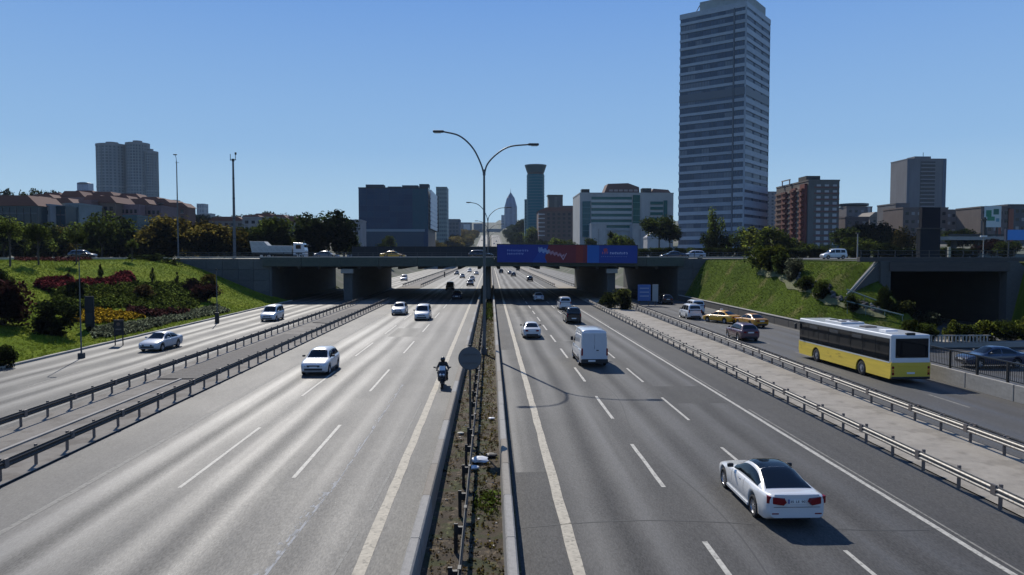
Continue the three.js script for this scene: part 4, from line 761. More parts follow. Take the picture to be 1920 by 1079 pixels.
// right of the tall tower
{
  block('grey_flats', 'pale grey flats between the tall tower and the brick apartments', 159.02, 170.29, -420, 20, 43.83, M([1, 1, 1], .8, { map: winTex([.24, .21, .21], [.1, .095, .1], 4, 14, .4, .5, 2) }));
  const L0 = 128.93, C0 = 131.94, t = block('brick_apartment_block', 'brick-red and grey apartment block right of the tall tower', 131.49, 144.51, -300, 34, 38.32, wall([.145, .135, .125]), { base: 10 });
  windows(t, 'f', 11, 3, -t.w / 2 + 2.6, t.w / 2 - .2, 11, 37.45, 1.7, 1.35, M([.36, .34, .33], .6), { sill: wall([.15, .06, .05]) });
  bands(t, 'brick_band', 'f', 11, -t.w / 2 + 2.4, t.w / 2, 9.6, 37.02, .7, wall([.19, .10, .085]), .12);
  // the long left flank, stepped in red and pale bays
  const H = t.h, n = 6; let k = 0;
  for (const [a, b, c, out] of [[1, 6, [.20, .05, .04], 1.2], [6, 10, [.34, .29, .26], .5], [10, 15, [.19, .05, .045], 1.3], [15, 19, [.36, .31, .28], .5], [19, 25, [.18, .055, .045], 1.2], [25, 33, [.2, .12, .1], .6]]) {
    const p = part(t, 'bay', box(out * 2, H - 1 - k * .5, b - a, -t.w / 2, (H - 1 - k * .5) / 2, -(a + b) / 2), wall(c)); k++;
    for (let r = 0; r < 11; r++) part(p, 'balcony', box(.7, .8, b - a - .8, -t.w / 2 - out - .3, 4 + r * (H - 5) / 11, -(a + b) / 2), wall(mulc(c, .75)));
  }
  part(t, 'stair_head', box(6, 3, 8, -1, H + 1.5, -12), wall([.05, .05, .05])); part(t, 'roof_frame', merge([box(.4, 3, .4, -t.w / 2 - .5, H + 1, -18), box(.4, 3, .4, -t.w / 2 - .5, H + 1, -26), box(.5, .4, 9, -t.w / 2 - .5, H + 2.4, -22)]), wall([.3, .27, .25]));
}
{
  const d = 520, t = block('tower_block', 'grey residential tower with a dark central window bay, far right', 299.71, 327.95, -d, 22, 76.41, wall([.17, .165, .175]), { base: 16 });
  bay(t, 'dark_bay', -4.4, 6.2, 20, 74.91, M([.02, .02, .025], .5), .2);
  bands(t, 'balcony', 'f', 19, -4.4, 6.2, 22, 74.54, .75, wall([.24, .23, .24]), .7);
  bay(t, 'corner_strip', -t.w / 2 - .2, -t.w / 2 + 1.6, 18, t.base + t.h, wall([.12, .14, .17]), .3); bay(t, 'corner_strip', t.w / 2 - 2.2, t.w / 2 + .2, 18, t.base + t.h, wall([.1, .13, .18]), .3);
  part(t, 'roof_house', box(12, 2.4, 10, 0, t.h + 1.6, -10), wall([.15, .15, .16])); part(t, 'roof_mast', bar([2, t.h, -8], [2, t.h + 6, -8], .2), mDarkMetal);
}
{
  const list = [
    ['round_roof_block', 'block with a flat round roof left of the residential tower', 196.88, 211.29, 400, 34.01, [.17, .15, .15], 4],
    ['brown_flats', 'low pinkish flats between the brick block and the round-roofed block', 172.87, 177.73, 360, 26.17, [.22, .17, .16], 2],
    ['brown_flats', 'brown flats in front of the round-roofed block', 161.93, 172.82, 330, 24.65, [.13, .1, .095], 3],
    ['gabled_house', 'house with a wide pale roof right of the round-roofed block', 199.58, 213.87, 380, 27.74, [.2, .17, .15], 3],
    ['corner_flats', 'grey flats with flat roof at the left foot of the residential tower', 185.23, 191.69, 330, 30.87, [.14, .135, .14], 2],
    ['brown_flats', 'long brown flats across the foot of the residential tower', 177.27, 196.92, 310, 27.67, [.15, .115, .105], 7],
    ['brown_flats', 'stepped brown flats right of the residential tower', 202.3, 209.56, 320, 27.39, [.15, .125, .115], 3],
    ['brown_flats', 'narrow dark flats at the end of the stepped row', 211.85, 215.79, 325, 26.28, [.10, .07, .065], 2],
    ['scaffold_block', 'pale half-built block under scaffolding between two rows of flats', 278.86, 285.86, 420, 32.88, [.46, .45, .46], 3],
    ['brick_flats', 'grey and brick flats behind the green billboard', 197.82, 209.7, 290, 26.82, [.15, .12, .11], 5],
    ['dark_flats', 'dark flats at the right edge of the picture', 208.82, 219.18, 290, 27.66, [.085, .09, .1], 4],
  ];
  for (const [n, l, a, b, d, y, c, cols] of list) {
    const t = block(n, l, a, b, -d, 16, y, wall(c), { base: 9, ...(n === 'gabled_house' ? { roof: 2.6, roofMat: wall([.22, .19, .16]) } : {}) });
    if (n === 'round_roof_block') part(t, 'round_roof', cyl(t.w / 2 + .8, t.w / 2 + .8, 1.2, 0, t.h + 1.2, -7, 28), mDarkMetal), bay(t, 'pale_column', t.w / 2 - 2.6, t.w / 2 - 1, t.base + 3, t.base + t.h, wall([.45, .43, .42]), .3);
    const rows = Math.max(3, Math.round((y - 12) / 3.2));
    windows(t, 'f', rows, cols, -t.w / 2 + .4, t.w / 2 - .4, 10, y - .4, Math.min(1.5, t.w / cols * .5), 1.3, gDark, { alt: n === 'scaffold_block' ? undefined : M([.22, .21, .21], .5) });
    if (n === 'brick_flats') for (const q of [0, 1]) bay(t, 'brick_strip', 1.5 + q * 5 - 1.2, 1.5 + q * 5 + .8, 9, t.base + t.h - .5, wall([.27, .09, .055]), .35);
    if (n === 'scaffold_block') { const g = []; for (let r = 0; r < 6; r++) g.push(box(t.w + .6, .15, .5, 0, t.h - 1 - r * 2.4, .8)); for (let c2 = 0; c2 < 5; c2++) g.push(box(.12, 16, .12, -t.w / 2 + c2 * t.w / 4, t.h - 7, 1)); part(t, 'scaffold', merge(g), M([.3, .3, .33], .6)); }
  }
}
// left skyline
{
  const d = 900, m = winTex([.185, .19, .19], [.06, .075, .09], 26, 34, .55, .6, 2), R1 = 53 / 2 * d / 1370, R2 = 40 / 2 * d / 1370;
  const f = (label, px, R, py, tx) => { const t = thing('round_tower_block', label, 'tower', [px, 20, -d]), H = py - 20; part(t, 'shaft', cyl(R, R, H, 0, 0, 0, 36), tx); part(t, 'crown', cyl(R + .5, R + .5, 2.4, 0, H, 0, 36), wall([.24, .24, .24])); part(t, 'mid_band', cyl(R + .35, R + .35, 2, 0, H * .58, 0, 36), wall([.27, .27, .26])); for (let k = 0; k < 12; k++) { const a = (k + .5) / 12 * 2 * Math.PI; part(t, 'pilaster', box(.9, H, .9, R * Math.sin(a), H / 2, R * Math.cos(a), a), wall([.22, .225, .225])); } part(t, 'roof_house', cyl(R * .4, R * .4, 3, 0, H + 2.4, 0, 20), wall([.2, .2, .2])); };
  const mt = M([1, 1, 1], .6, { map: m });
  f('left and widest of the three round grey towers on the left skyline', -455.77, R1, 137.53, mt); f('middle and tallest of the three round grey towers on the left skyline', -425.51, R2, 139.47, mt); f('right and shortest of the three round grey towers on the left skyline', -410.2, R2 * .62, 129.76, mt);
  const t = block('glass_tower', 'small blue-grey tower left of the three round towers', -664.9, -647.12, -1200, 16, 122.79, M([1, 1, 1], .35, { map: winTex([.15, .18, .26], [.11, .14, .22], 5, 12) }), { base: 30 });
  part(t, 'curved_top', cyl(t.w / 2, t.w / 2, 12, 0, 0, 0, 20).rotateX(-Math.PI / 2).scale(1, .22, 1).translate(0, t.h, 0), M([.15, .18, .25], .5));
  block('distant_block', 'distant grey block right of the three round towers', -480.27, -466.21, -1100, 16, 88.55, M([1, 1, 1], .6, { map: winTex([.2, .21, .23], [.12, .13, .15], 4, 8) }), { base: 30 });
  block('distant_block', 'distant pale block between the two tall poles', -435.69, -424.73, -1100, 16, 82.97, M([1, 1, 1], .6, { map: winTex([.26, .28, .3], [.15, .17, .19], 3, 8) }), { base: 30 });
  block('distant_block', 'low distant block beside the pale one between the two tall poles', -418.54, -407, -1080, 16, 67.52, wall([.26, .28, .3]), { base: 30 });
  const spots = [[-184.18, 300, 29.21, 'pink'], [-197.49, 330, 32.78, 'cream'], [-201.61, 345, 34.41, 'brick'], [-172.36, 300, 28.56, 'cream'], [-187.74, 335, 33.88, 'pink'], [-190.72, 350, 35.55, 'cream'], [-170.31, 320, 31.09, 'pink'], [-179.23, 345, 34.41, 'brick'], [-157.98, 310, 29.47, 'cream'], [-164.43, 330, 31.58, 'pink'], [-169.94, 350, 34.29, 'cream'], [-151.29, 320, 29.7, 'brick'], [-158.71, 345, 32.66, 'cream'], [-148.06, 330, 30.87, 'pink'], [-153.06, 350, 31.75, 'cream'], [-140.57, 330, 28.95, 'brick'], [-123.41, 380, 26.09, 'cream'], [-119.96, 390, 27.42, 'brick'], [-111.25, 385, 26.61, 'cream'], [-105.99, 390, 25.72, 'pink'], [-98.37, 380, 24.43, 'cream']];
  const nth = {}, ORD = ['first', 'second', 'third', 'fourth', 'fifth', 'sixth', 'seventh', 'eighth', 'ninth', 'tenth', 'eleventh'];
  const tint = { pink: [.27, .17, .165], cream: [.34, .31, .27], brick: [.2, .105, .08] }; seed = 77;
  for (const [x, d3, y, c] of spots) { const h = block('small_house', `${ORD[nth[c] = (nth[c] ?? -1) + 1]} small ${c === 'brick' ? 'brick-red' : c} house from the left on the crowded hillside`, x - rr(4, 6), x + rr(4, 6), -d3, 9, y, wall(mulc(tint[c], rr(.8, 1.1))), { base: land(x, -d3), roof: rr(1.6, 2.6), group: `small ${c} hillside houses`, category: 'house' }); windows(h, 'f', 3, 3, -h.w / 2 + .6, h.w / 2 - .6, y - 9, y - .4, 1.3, 1.5, gDark, { sill: wall([.4, .38, .36]) }); }
  const rows = [
    ['showroom', 'long dark-glazed building with reddish roof at the left edge', -154.43, -139.59, 230, 22.89, [.02, .035, .045], 'glass', 3.2],
    ['pale_house', 'pale house with one wide dark window, right of the dark-glazed building', -142.45, -138.65, 235, 23.22, [.3, .3, .31], 1, 0],
    ['teal_block', 'dark teal-glazed block among the left houses', -140.42, -135.73, 238, 22.9, [.02, .045, .06], 'glass', 0],
    ['pale_house', 'pale grey-green house with a dark top storey', -139.72, -135.23, 245, 24.23, [.24, .27, .26], 2, 0],
    ['red_house', 'narrow red house with pale edges on the hill', -143.51, -139.48, 260, 26.36, [.2, .12, .115], 2, 0],
    ['brick_house', 'broad brick house with arched front on the hill', -142.53, -133.54, 265, 26.33, [.19, .125, .095], 4, 2.4],
    ['pink_house', 'pink terraced house right of the brick house', -136.25, -127.65, 270, 25.51, [.24, .15, .155], 5, 0],
    ['pink_house', 'mauve house with pale windows below the round towers', -130.8, -121.83, 275, 25.44, [.2, .13, .13], 5, 0],
    ['low_house', 'low dark-red house behind the bushy trees', -113.47, -107, 240, 19.37, [.13, .07, .07], 4, 0],
    ['teal_block', 'narrow teal glass block beside the hedge trees', -108.69, -104.64, 220, 19.05, [.015, .055, .075], 'glass', 0],
    ['pale_house', 'small cream wall left of the bushy trees', -108.77, -106.5, 228, 17.47, [.4, .38, .34], 1, 0],
    ['flat_roof_house', 'long flat-roofed house with a pale roof edge under the round towers', -154.15, -142.91, 330, 30.39, [.18, .15, .14], 5, 0],
    ['hill_house', 'grey house with tiled roof on the ridge left of the small tower', -212.33, -200.74, 330, 30.15, [.2, .16, .15], 4, 2.4],
    ['hill_house', 'tiled house on the ridge above the pale houses', -204.72, -193.88, 335, 30.49, [.19, .16, .15], 4, 2.4],
    ['hill_house', 'tiled house on the ridge just left of the three round towers', -197.73, -185.27, 340, 30.82, [.22, .2, .18], 4, 3],
    ['hill_house', 'pale terrace between the mast pole and the dark round tree', -110.71, -95.36, 330, 24.17, [.26, .25, .24], 5, 0],
    ['hill_house', 'pale houses left of the dark round tree', -87.77, -75.5, 300, 19.42, [.28, .27, .26], 5, 0],
    ['hill_house', 'grey house squeezed between the dark round tree and the navy block', -58.68, -53.06, 300, 21.6, [.3, .28, .28], 2, 0],
    ['hill_house', 'low grey terrace behind the mast pole', -136.95, -120, 360, 24.34, [.2, .19, .18], 5, 2],
  ];
  for (const [n, l, a, b, d2, y, c, k, roof] of rows) {
    const glass = k === 'glass', t = block(n, l, a, b, -d2, 14, y, glass ? glassWall(c, .2) : wall(c), { base: 8, ...(roof ? { roof } : {}) });
    if (glass) { const q = Math.max(3, Math.round(t.w / 2.2)); for (let i = 0; i <= q; i++) part(t, 'mullion', box(.14, t.h - 1, .3, -t.w / 2 + i * t.w / q, t.h / 2, .02), mDarkMetal); bands(t, 'spandrel', 'f', 3, -t.w / 2, t.w / 2, 9, t.base + t.h, .5, M([.05, .06, .07], .6), .12); }
    else windows(t, 'f', Math.max(1, Math.round((t.base + t.h - 13) / 3.1)), k, -t.w / 2 + .5, t.w / 2 - .5, 12, t.base + t.h - .3, k === 1 ? t.w * .6 : Math.min(1.5, t.w / k * .5), 1.4, gDark, { sill: wall(mulc(c, 1.4)) });
  }
}

// unseen flats added behind the viewer: they block horizon sky, deepen shade, show in reflections
{
  const m = [winTex([.2, .18, .16], [.05, .055, .06], 9, 9, .5, .5, 1), winTex([.13, .1, .09], [.04, .045, .05], 8, 10, .5, .5, 2)].map((t) => M([1, 1, 1], .8, { map: t }));
  [[-150, -95, 180, 34, 'beige'], [-86, -48, 230, 40, 'brown'], [48, 92, 210, 38, 'beige'], [100, 160, 170, 30, 'brown'], [-240, -165, 120, 36, 'brown'], [175, 250, 110, 36, 'beige'], [-44, -2, 420, 44, 'beige'], [4, 46, 430, 46, 'brown']].forEach(([a, b, z, h, c], i) => block('roadside_flats', `${c} unseen flats added to block sky behind the viewer, ${['first', 'second', 'third', 'fourth', 'fifth', 'sixth', 'seventh', 'eighth'][i]} counted from the left bank`, a, b, z + 20, 20, h, m[c === 'beige' ? 0 : 1], { base: 0 }));
}

// ---------- trees, shrubs and plants ----------
const leafMat = (c, tr = .32) => Mp(c, .85, { vertexColors: true, transmission: tr, thickness: 0, specularIntensity: .2, side: THREE.DoubleSide });
const mLeaf = { dark: leafMat([.075, .115, .032]), mid: leafMat([.115, .17, .038]), light: leafMat([.17, .22, .04]), olive: leafMat([.19, .17, .045]), deep: leafMat([.034, .055, .02]), red: leafMat([.17, .035, .05]), grey: leafMat([.27, .33, .25]), yellow: leafMat([.5, .34, .03], .2), plum: leafMat([.10, .045, .05]), straw: leafMat([.22, .17, .08]), pale: leafMat([.16, .2, .06]) };
const mBark = M([.075, .06, .047], .95, { map: stucco });
// many small leaves gathered in clumps through the crown
function crownGeo(sd, rx, ry, rz, n, leaf, clumps = 16, shape = 'round') {
  seed = sd * 977 + 5;
  const cs = []; for (let i = 0; i < clumps; i++) { let u, v, w, q; do { u = rr(-1, 1); v = rr(-1, 1); w = rr(-1, 1); q = u * u + v * v + w * w; } while (q > 1 || q < .1); const k = shape === 'cone' ? 1 - .85 * (v + 1) / 2 : shape === 'dome' ? Math.sqrt(Math.max(.05, 1 - Math.max(0, v) ** 2)) : 1; cs.push([u * .72 * k, v * .72, w * .72 * k, rr(.26, .46) * (shape === 'cone' ? .4 + .6 * k : 1), rr(.72, 1.25)]); }
  const p = [], nn = [], co = [];
  for (let i = 0; i < n; i++) {
    const c = cs[Math.floor(rnd() * clumps)], a = rr(0, 2 * Math.PI), b = Math.acos(rr(-1, 1)), r = c[3] * Math.pow(rnd(), .35);
    const dx = Math.sin(b) * Math.cos(a), dy = Math.cos(b), dz = Math.sin(b) * Math.sin(a);
    const o = V((c[0] + dx * r) * rx, (c[1] + dy * r) * ry, (c[2] + dz * r) * rz), nrm = V(dx + rr(-.8, .8), dy + rr(-.6, .9), dz + rr(-.8, .8)).normalize();
    const t = V(rr(-1, 1), rr(-1, 1), rr(-1, 1)).cross(nrm).normalize(), s = nrm.clone().cross(t), l = leaf * rr(.6, 1.4), w = l * rr(.4, .7);
    const A = o.clone().addScaledVector(t, -l), B = o.clone().addScaledVector(s, w), C = o.clone().addScaledVector(t, l), D = o.clone().addScaledVector(s, -w);
    const k = c[4] * rr(.7, 1.3), h = rr(.9, 1.12);
    for (const q of [A, B, C, A, C, D]) { p.push(q.x, q.y, q.z); nn.push(nrm.x, nrm.y, nrm.z); co.push(k * h, k, k / h); }
  }
  const g = new THREE.BufferGeometry(); g.setAttribute('position', new THREE.Float32BufferAttribute(p, 3)); g.setAttribute('normal', new THREE.Float32BufferAttribute(nn, 3)); g.setAttribute('color', new THREE.Float32BufferAttribute(co, 3)); return g;
}
function trunkGeo(sd, h, r, crown) {
  seed = sd * 331 + 3; const l = [bar([0, -.3, 0], [rr(-.15, .15), h, rr(-.15, .15)], r, r * .6, 9)];
  for (let k = 0; k < 6; k++) { const a = k * 1.05 + rr(0, .6), q = rr(.55, 1); l.push(bar([0, h * rr(.75, 1), 0], [Math.cos(a) * crown * .55 * q, h + crown * rr(.35, .9), Math.sin(a) * crown * .55 * q], r * .42, r * .12, 6)); }
  return merge(l);
}
const crowns = { round: [1, 2, 3, 4].map((s) => crownGeo(s, 1, 1, 1, 3000, .075, 26)), loose: [5, 6, 7].map((s) => crownGeo(s, 1, 1, 1, 1800, .066, 20)), cone: [8, 9].map((s) => crownGeo(s, 1, 1, 1, 1300, .06, 18, 'cone')), dome: [10, 11, 12].map((s) => crownGeo(s, 1, 1, 1, 3000, .07, 26, 'dome')) };
const trunks = [1, 2, 3].map((s) => trunkGeo(s, 1, .055, .9));
let tk = 0;
function tree(label, [x, y, z], H, rad, kind, mat, o = {}) {
  const t = thing(o.name ?? 'tree', label, o.category ?? 'tree', [x, y, z], tk * 1.7, o.group), set = crowns[kind], cb = (o.clear ?? .3) * H, ch = (H - cb) / 2;
  const tr = part(t, 'trunk', trunks[tk % 3], mBark); tr.scale.set(H * .4, cb + ch * .5, H * .4);
  const c = part(t, 'crown', set[tk % set.length], mLeaf[mat]); c.position.y = cb + ch; c.scale.set(rad * 1.15, ch * 1.12, rad * 1.15); c.rotation.y = tk * 2.1;
  tk++; return t;
}
function shrub(name, label, [x, y, z], rx, ry, mat, o = {}) {
  const t = thing(name, label, o.category ?? 'shrub', [x, y, z], tk * 1.3, o.group), set = crowns[o.kind ?? 'round'];
  const c = part(t, 'foliage', set[tk % set.length], mLeaf[mat]); c.position.y = ry * .8; c.scale.set(rx * 1.15, ry * 1.12, (o.rz ?? rx) * 1.15);
  part(t, 'stem', merge([0, 1, 2, 3].map((k) => bar([0, -.15, 0], [Math.cos(k * 1.6) * rx * .4, ry * .9, Math.sin(k * 1.6) * rx * .4], .035 * ry + .015, .01))), mBark); tk++; return t;
}
// row behind the cross road on the left
{
  const r = [
    [-107.55, 165, 16.49, 6, 'loose', 'mid', 'pale leafy tree at the left edge of the picture'],
    [-106.75, 170, 15.27, 4.5, 'round', 'dark', 'dark tree in front of the dark-glazed building'],
    [-97.33, 160, 15.06, 3.6, 'loose', 'mid', 'green tree below the pale house with one wide window'],
    [-98.65, 168, 14.94, 4.2, 'round', 'dark', 'dark tree below the teal-glazed block'],
    [-97.61, 172, 14.48, 3.8, 'loose', 'olive', 'thin olive tree below the grey-green house'],
    [-90.14, 165, 15.77, 5, 'loose', 'mid', 'leafy tree below the narrow red house'],
    [-84.84, 162, 17.27, 5.6, 'loose', 'mid', 'tallest leafy tree left of the lamp pole, below the brick house'],
    [-84.19, 168, 16.16, 4.8, 'round', 'dark', 'dark tree right of the tallest leafy one on the left'],
    [-84.23, 175, 12.94, 3.4, 'round', 'dark', 'low dark tree at the foot of the narrow teal block'],
    [-75.32, 165, 14.81, 5, 'dome', 'olive', 'olive tree left of the lamp pole, first of the golden-topped group'],
    [-70.16, 162, 16.8, 6.2, 'dome', 'olive', 'golden-topped broad tree at the lamp pole'],
    [-67.88, 166, 16.54, 6, 'dome', 'olive', 'golden-topped broad tree right of the lamp pole'],
    [-62.09, 162, 15.15, 5.6, 'dome', 'olive', 'golden-topped lower tree between lamp pole and mast'],
    [-59.84, 166, 14.85, 5, 'dome', 'olive', 'last golden-topped tree, at the mast pole'],
    [-57.08, 175, 14.72, 4.6, 'round', 'mid', 'green tree right of the mast pole'],
    [-55.2, 182, 16.32, 5, 'round', 'mid', 'green tree behind the tail of the tipper lorry'],
    [-51.63, 180, 17.01, 4.8, 'round', 'mid', 'taller green tree behind the tipper lorry'],
    [-49.75, 185, 14.31, 4, 'loose', 'light', 'light green tree above the cab of the tipper lorry'],
    [-43.23, 180, 18.32, 5.4, 'round', 'deep', 'left half of the big dark round tree pair near the navy block'],
    [-38.22, 182, 18.7, 5.8, 'round', 'deep', 'right half of the big dark round tree pair near the navy block'],
    [-37.3, 195, 14.38, 3, 'loose', 'mid', 'small tree peeping out right of the big dark pair'],
  ];
  for (const [px, d, y, rad, k, m, l] of r) tree(l, [px, 7, -d], y - 7, rad, k, m, { clear: k === 'dome' ? .04 : .06 });
}
// young trees on the flowered embankment and their shadows
for (const [p, H, r, l] of [[[-59.04, 6.42, -91.50], 6, 1.7, 'young tree at the very left of the top of the embankment'], [[-58.48, 6.54, -96.30], 5.4, 1.5, 'young tree with a thin trunk on the embankment, second from the left'], [[-56.99, 6.54, -102.15], 5, 1.5, 'young tree on the embankment below the black car'], [[-55.40, 6.86, -114.55], 3.4, 1.1, 'small young tree on the embankment right of the black car']]) tree(l, p, H, r, 'loose', 'mid', { clear: .5, name: 'young_tree' });
// distant wooded ridge on the left and along the horizon
{
  const far = [
    [-260.17, 400, 42.98, 14], [-259.19, 410, 42.68, 13], [-248.64, 405, 42.84, 14], [-246.02, 415, 43.4, 13], [-234.98, 410, 42.08, 13], [-232.42, 420, 42.61, 12], [-224.12, 420, 42.31, 12], [-218.08, 425, 41.49, 12], [-188.66, 430, 39.4, 12], [-182.1, 440, 35.03, 13], [-148.86, 430, 30.67, 12], [-142.89, 440, 31.84, 13], [-136.48, 450, 34.34, 14], [-125.4, 445, 32.76, 13], [-118.42, 450, 31.73, 12],
  ];
  far.forEach(([x, d, y, r]) => tree('dark tree on the wooded ridge behind the left houses', [x, land(x, -d) - 1, -d], Math.max(6, y - land(x, -d) + 1), r * .55, 'round', 'deep', { clear: .1, name: 'ridge_tree', group: 'trees on the left ridge' }));
}
// middle and right
{
  const r = [
    [-40.6, 900, 27.51, 10.6, 'loose', 'olive', 'low olive tree left of the climbing road'], [-46.52, 820, 23.37, 7.9, 'round', 'mid', 'low tree at the foot of the low dark building'], [-37.67, 1150, 29.62, 10.2, 'loose', 'olive', 'scrubby tree nearest the climbing road on its left'],
    [35.72, 1750, 48.62, 13.0, 'round', 'mid', 'low green tree just right of the lamp posts'], [36.14, 1180, 54.21, 13.0, 'round', 'dark', 'dark tree below the pointed tower'], [37.54, 830, 48.89, 13.0, 'round', 'dark', 'broad dark tree in front of the round teal tower'], [38.01, 620, 32.21, 9.6, 'round', 'mid', 'green tree left of the red flats'], [39.32, 980, 30.68, 11.3, 'round', 'mid', 'low green tree above the left half of the billboard'], [37.45, 540, 18.07, 7.2, 'round', 'dark', 'low dark tree above the middle of the billboard'], [38.32, 430, 17.87, 5.5, 'round', 'mid', 'low tree at the foot of the red flats'], [40.02, 370, 15.39, 4.9, 'loose', 'mid', 'thin tree left of the white offices'],
    [41.36, 250, 16.94, 4.2, 'cone', 'mid', 'small conical tree between the two white annexes'], [44.82, 255, 14.9, 3.4, 'round', 'mid', 'low bush-like tree right of the conical one'],
    [49.83, 215, 19.73, 5.6, 'dome', 'mid', 'spreading umbrella-shaped tree left of the tall tower'], [54.74, 222, 17.86, 4.4, 'dome', 'mid', 'spreading tree touching the foot of the tall tower'],
    [61.9, 200, 20.93, 2.6, 'loose', 'mid', 'slender upright tree in front of the tall tower'], [59.08, 198, 14.48, 2.6, 'loose', 'dark', 'lower dark tree left of the slender one'], [62.84, 196, 13.27, 2.6, 'round', 'dark', 'low dark tree right of the slender one'],
    [66.57, 190, 15.04, 4.2, 'loose', 'mid', 'leafy tree at the right foot of the tall tower'], [66.81, 180, 15.71, 4.6, 'loose', 'light', 'light leafy tree right of the tall tower'], [66.92, 172, 14.11, 4, 'round', 'mid', 'green tree left of the brick flats'], [76.39, 185, 12.16, 4, 'round', 'mid', 'low tree before the left flank of the brick flats'], [82.99, 190, 10.89, 3.4, 'round', 'mid', 'low tree at the corner of the brick flats'], [89.99, 195, 10.69, 3, 'loose', 'mid', 'low tree before the grey front of the brick flats'],
    [105.66, 215, 15.98, 4.6, 'round', 'dark', 'dark tree right of the brick flats'], [117.35, 230, 17.55, 5, 'round', 'deep', 'very dark tree below the round-roofed block'], [121.22, 225, 18.32, 5.6, 'round', 'deep', 'broad dark tree below the wide pale roof'], [120.36, 215, 15.36, 4.6, 'round', 'dark', 'dark tree left of the dark pillar billboard'], [95.51, 190, 12.55, 4, 'round', 'mid', 'green tree below the very dark one on the right'], [97.44, 185, 11.89, 4, 'loose', 'mid', 'light tree above the right embankment'], [106.91, 185, 15.12, 3.4, 'loose', 'olive', 'olive tree touching the dark pillar billboard'], [97.5, 178, 10.7, 3.6, 'round', 'mid', 'low bush tree above the second underpass'],
    [160.5, 250, 16.22, 4.6, 'round', 'dark', 'dark tree right of the dark pillar billboard'], [161.19, 245, 16.76, 4.4, 'round', 'dark', 'dark tree in front of the stepped flats'], [168.64, 250, 15.49, 4, 'round', 'dark', 'dark tree below the scaffolded block'], [132.78, 190, 12, 4.4, 'round', 'plum', 'purple-leaved tree by the white lamp disc'], [133.49, 185, 11.35, 3.6, 'round', 'mid', 'green tree under the blue sign'],
  ];
  for (const [px, d, y, rad, k, m, l] of r) { const g = land(px, -d); tree(l, [px, g - .3, -d], Math.max(3, y - g + .3), rad, k, m, { clear: k === 'dome' ? .45 : .12 }); }
  // behind the flats
  [[217.45, 460, 32.6, 10], [277.38, 480, 28.1, 10], [321.32, 470, 33.14, 10], [253.91, 470, 33.14, 10], [221.9, 455, 30.35, 9]].forEach(([x, d, y, rad]) => tree('dark tree on the wooded ridge behind the right flats', [x, land(x, -d) - 1, -d], Math.max(6, y - land(x, -d) + 1), rad * .6, 'round', 'deep', { clear: .1, name: 'ridge_tree', group: 'trees on the right ridge' }));
}
// beyond the overpass, on the slopes beside the road
[[-46, 230, 9], [-52, 262, 10], [-44, 300, 8], [-48, 345, 10], [44, 236, 8], [48, 280, 9], [45, 330, 9]].forEach(([x, d, H]) => tree(x < 0 ? 'tree on the slope beyond the overpass, left of the road' : 'tree on the slope beyond the overpass, right of the road', [x, land(x, -d), -d], H, 3.4, 'round', 'mid', { clear: .2, group: x < 0 ? 'left slope trees past the overpass' : 'right slope trees past the overpass' }));
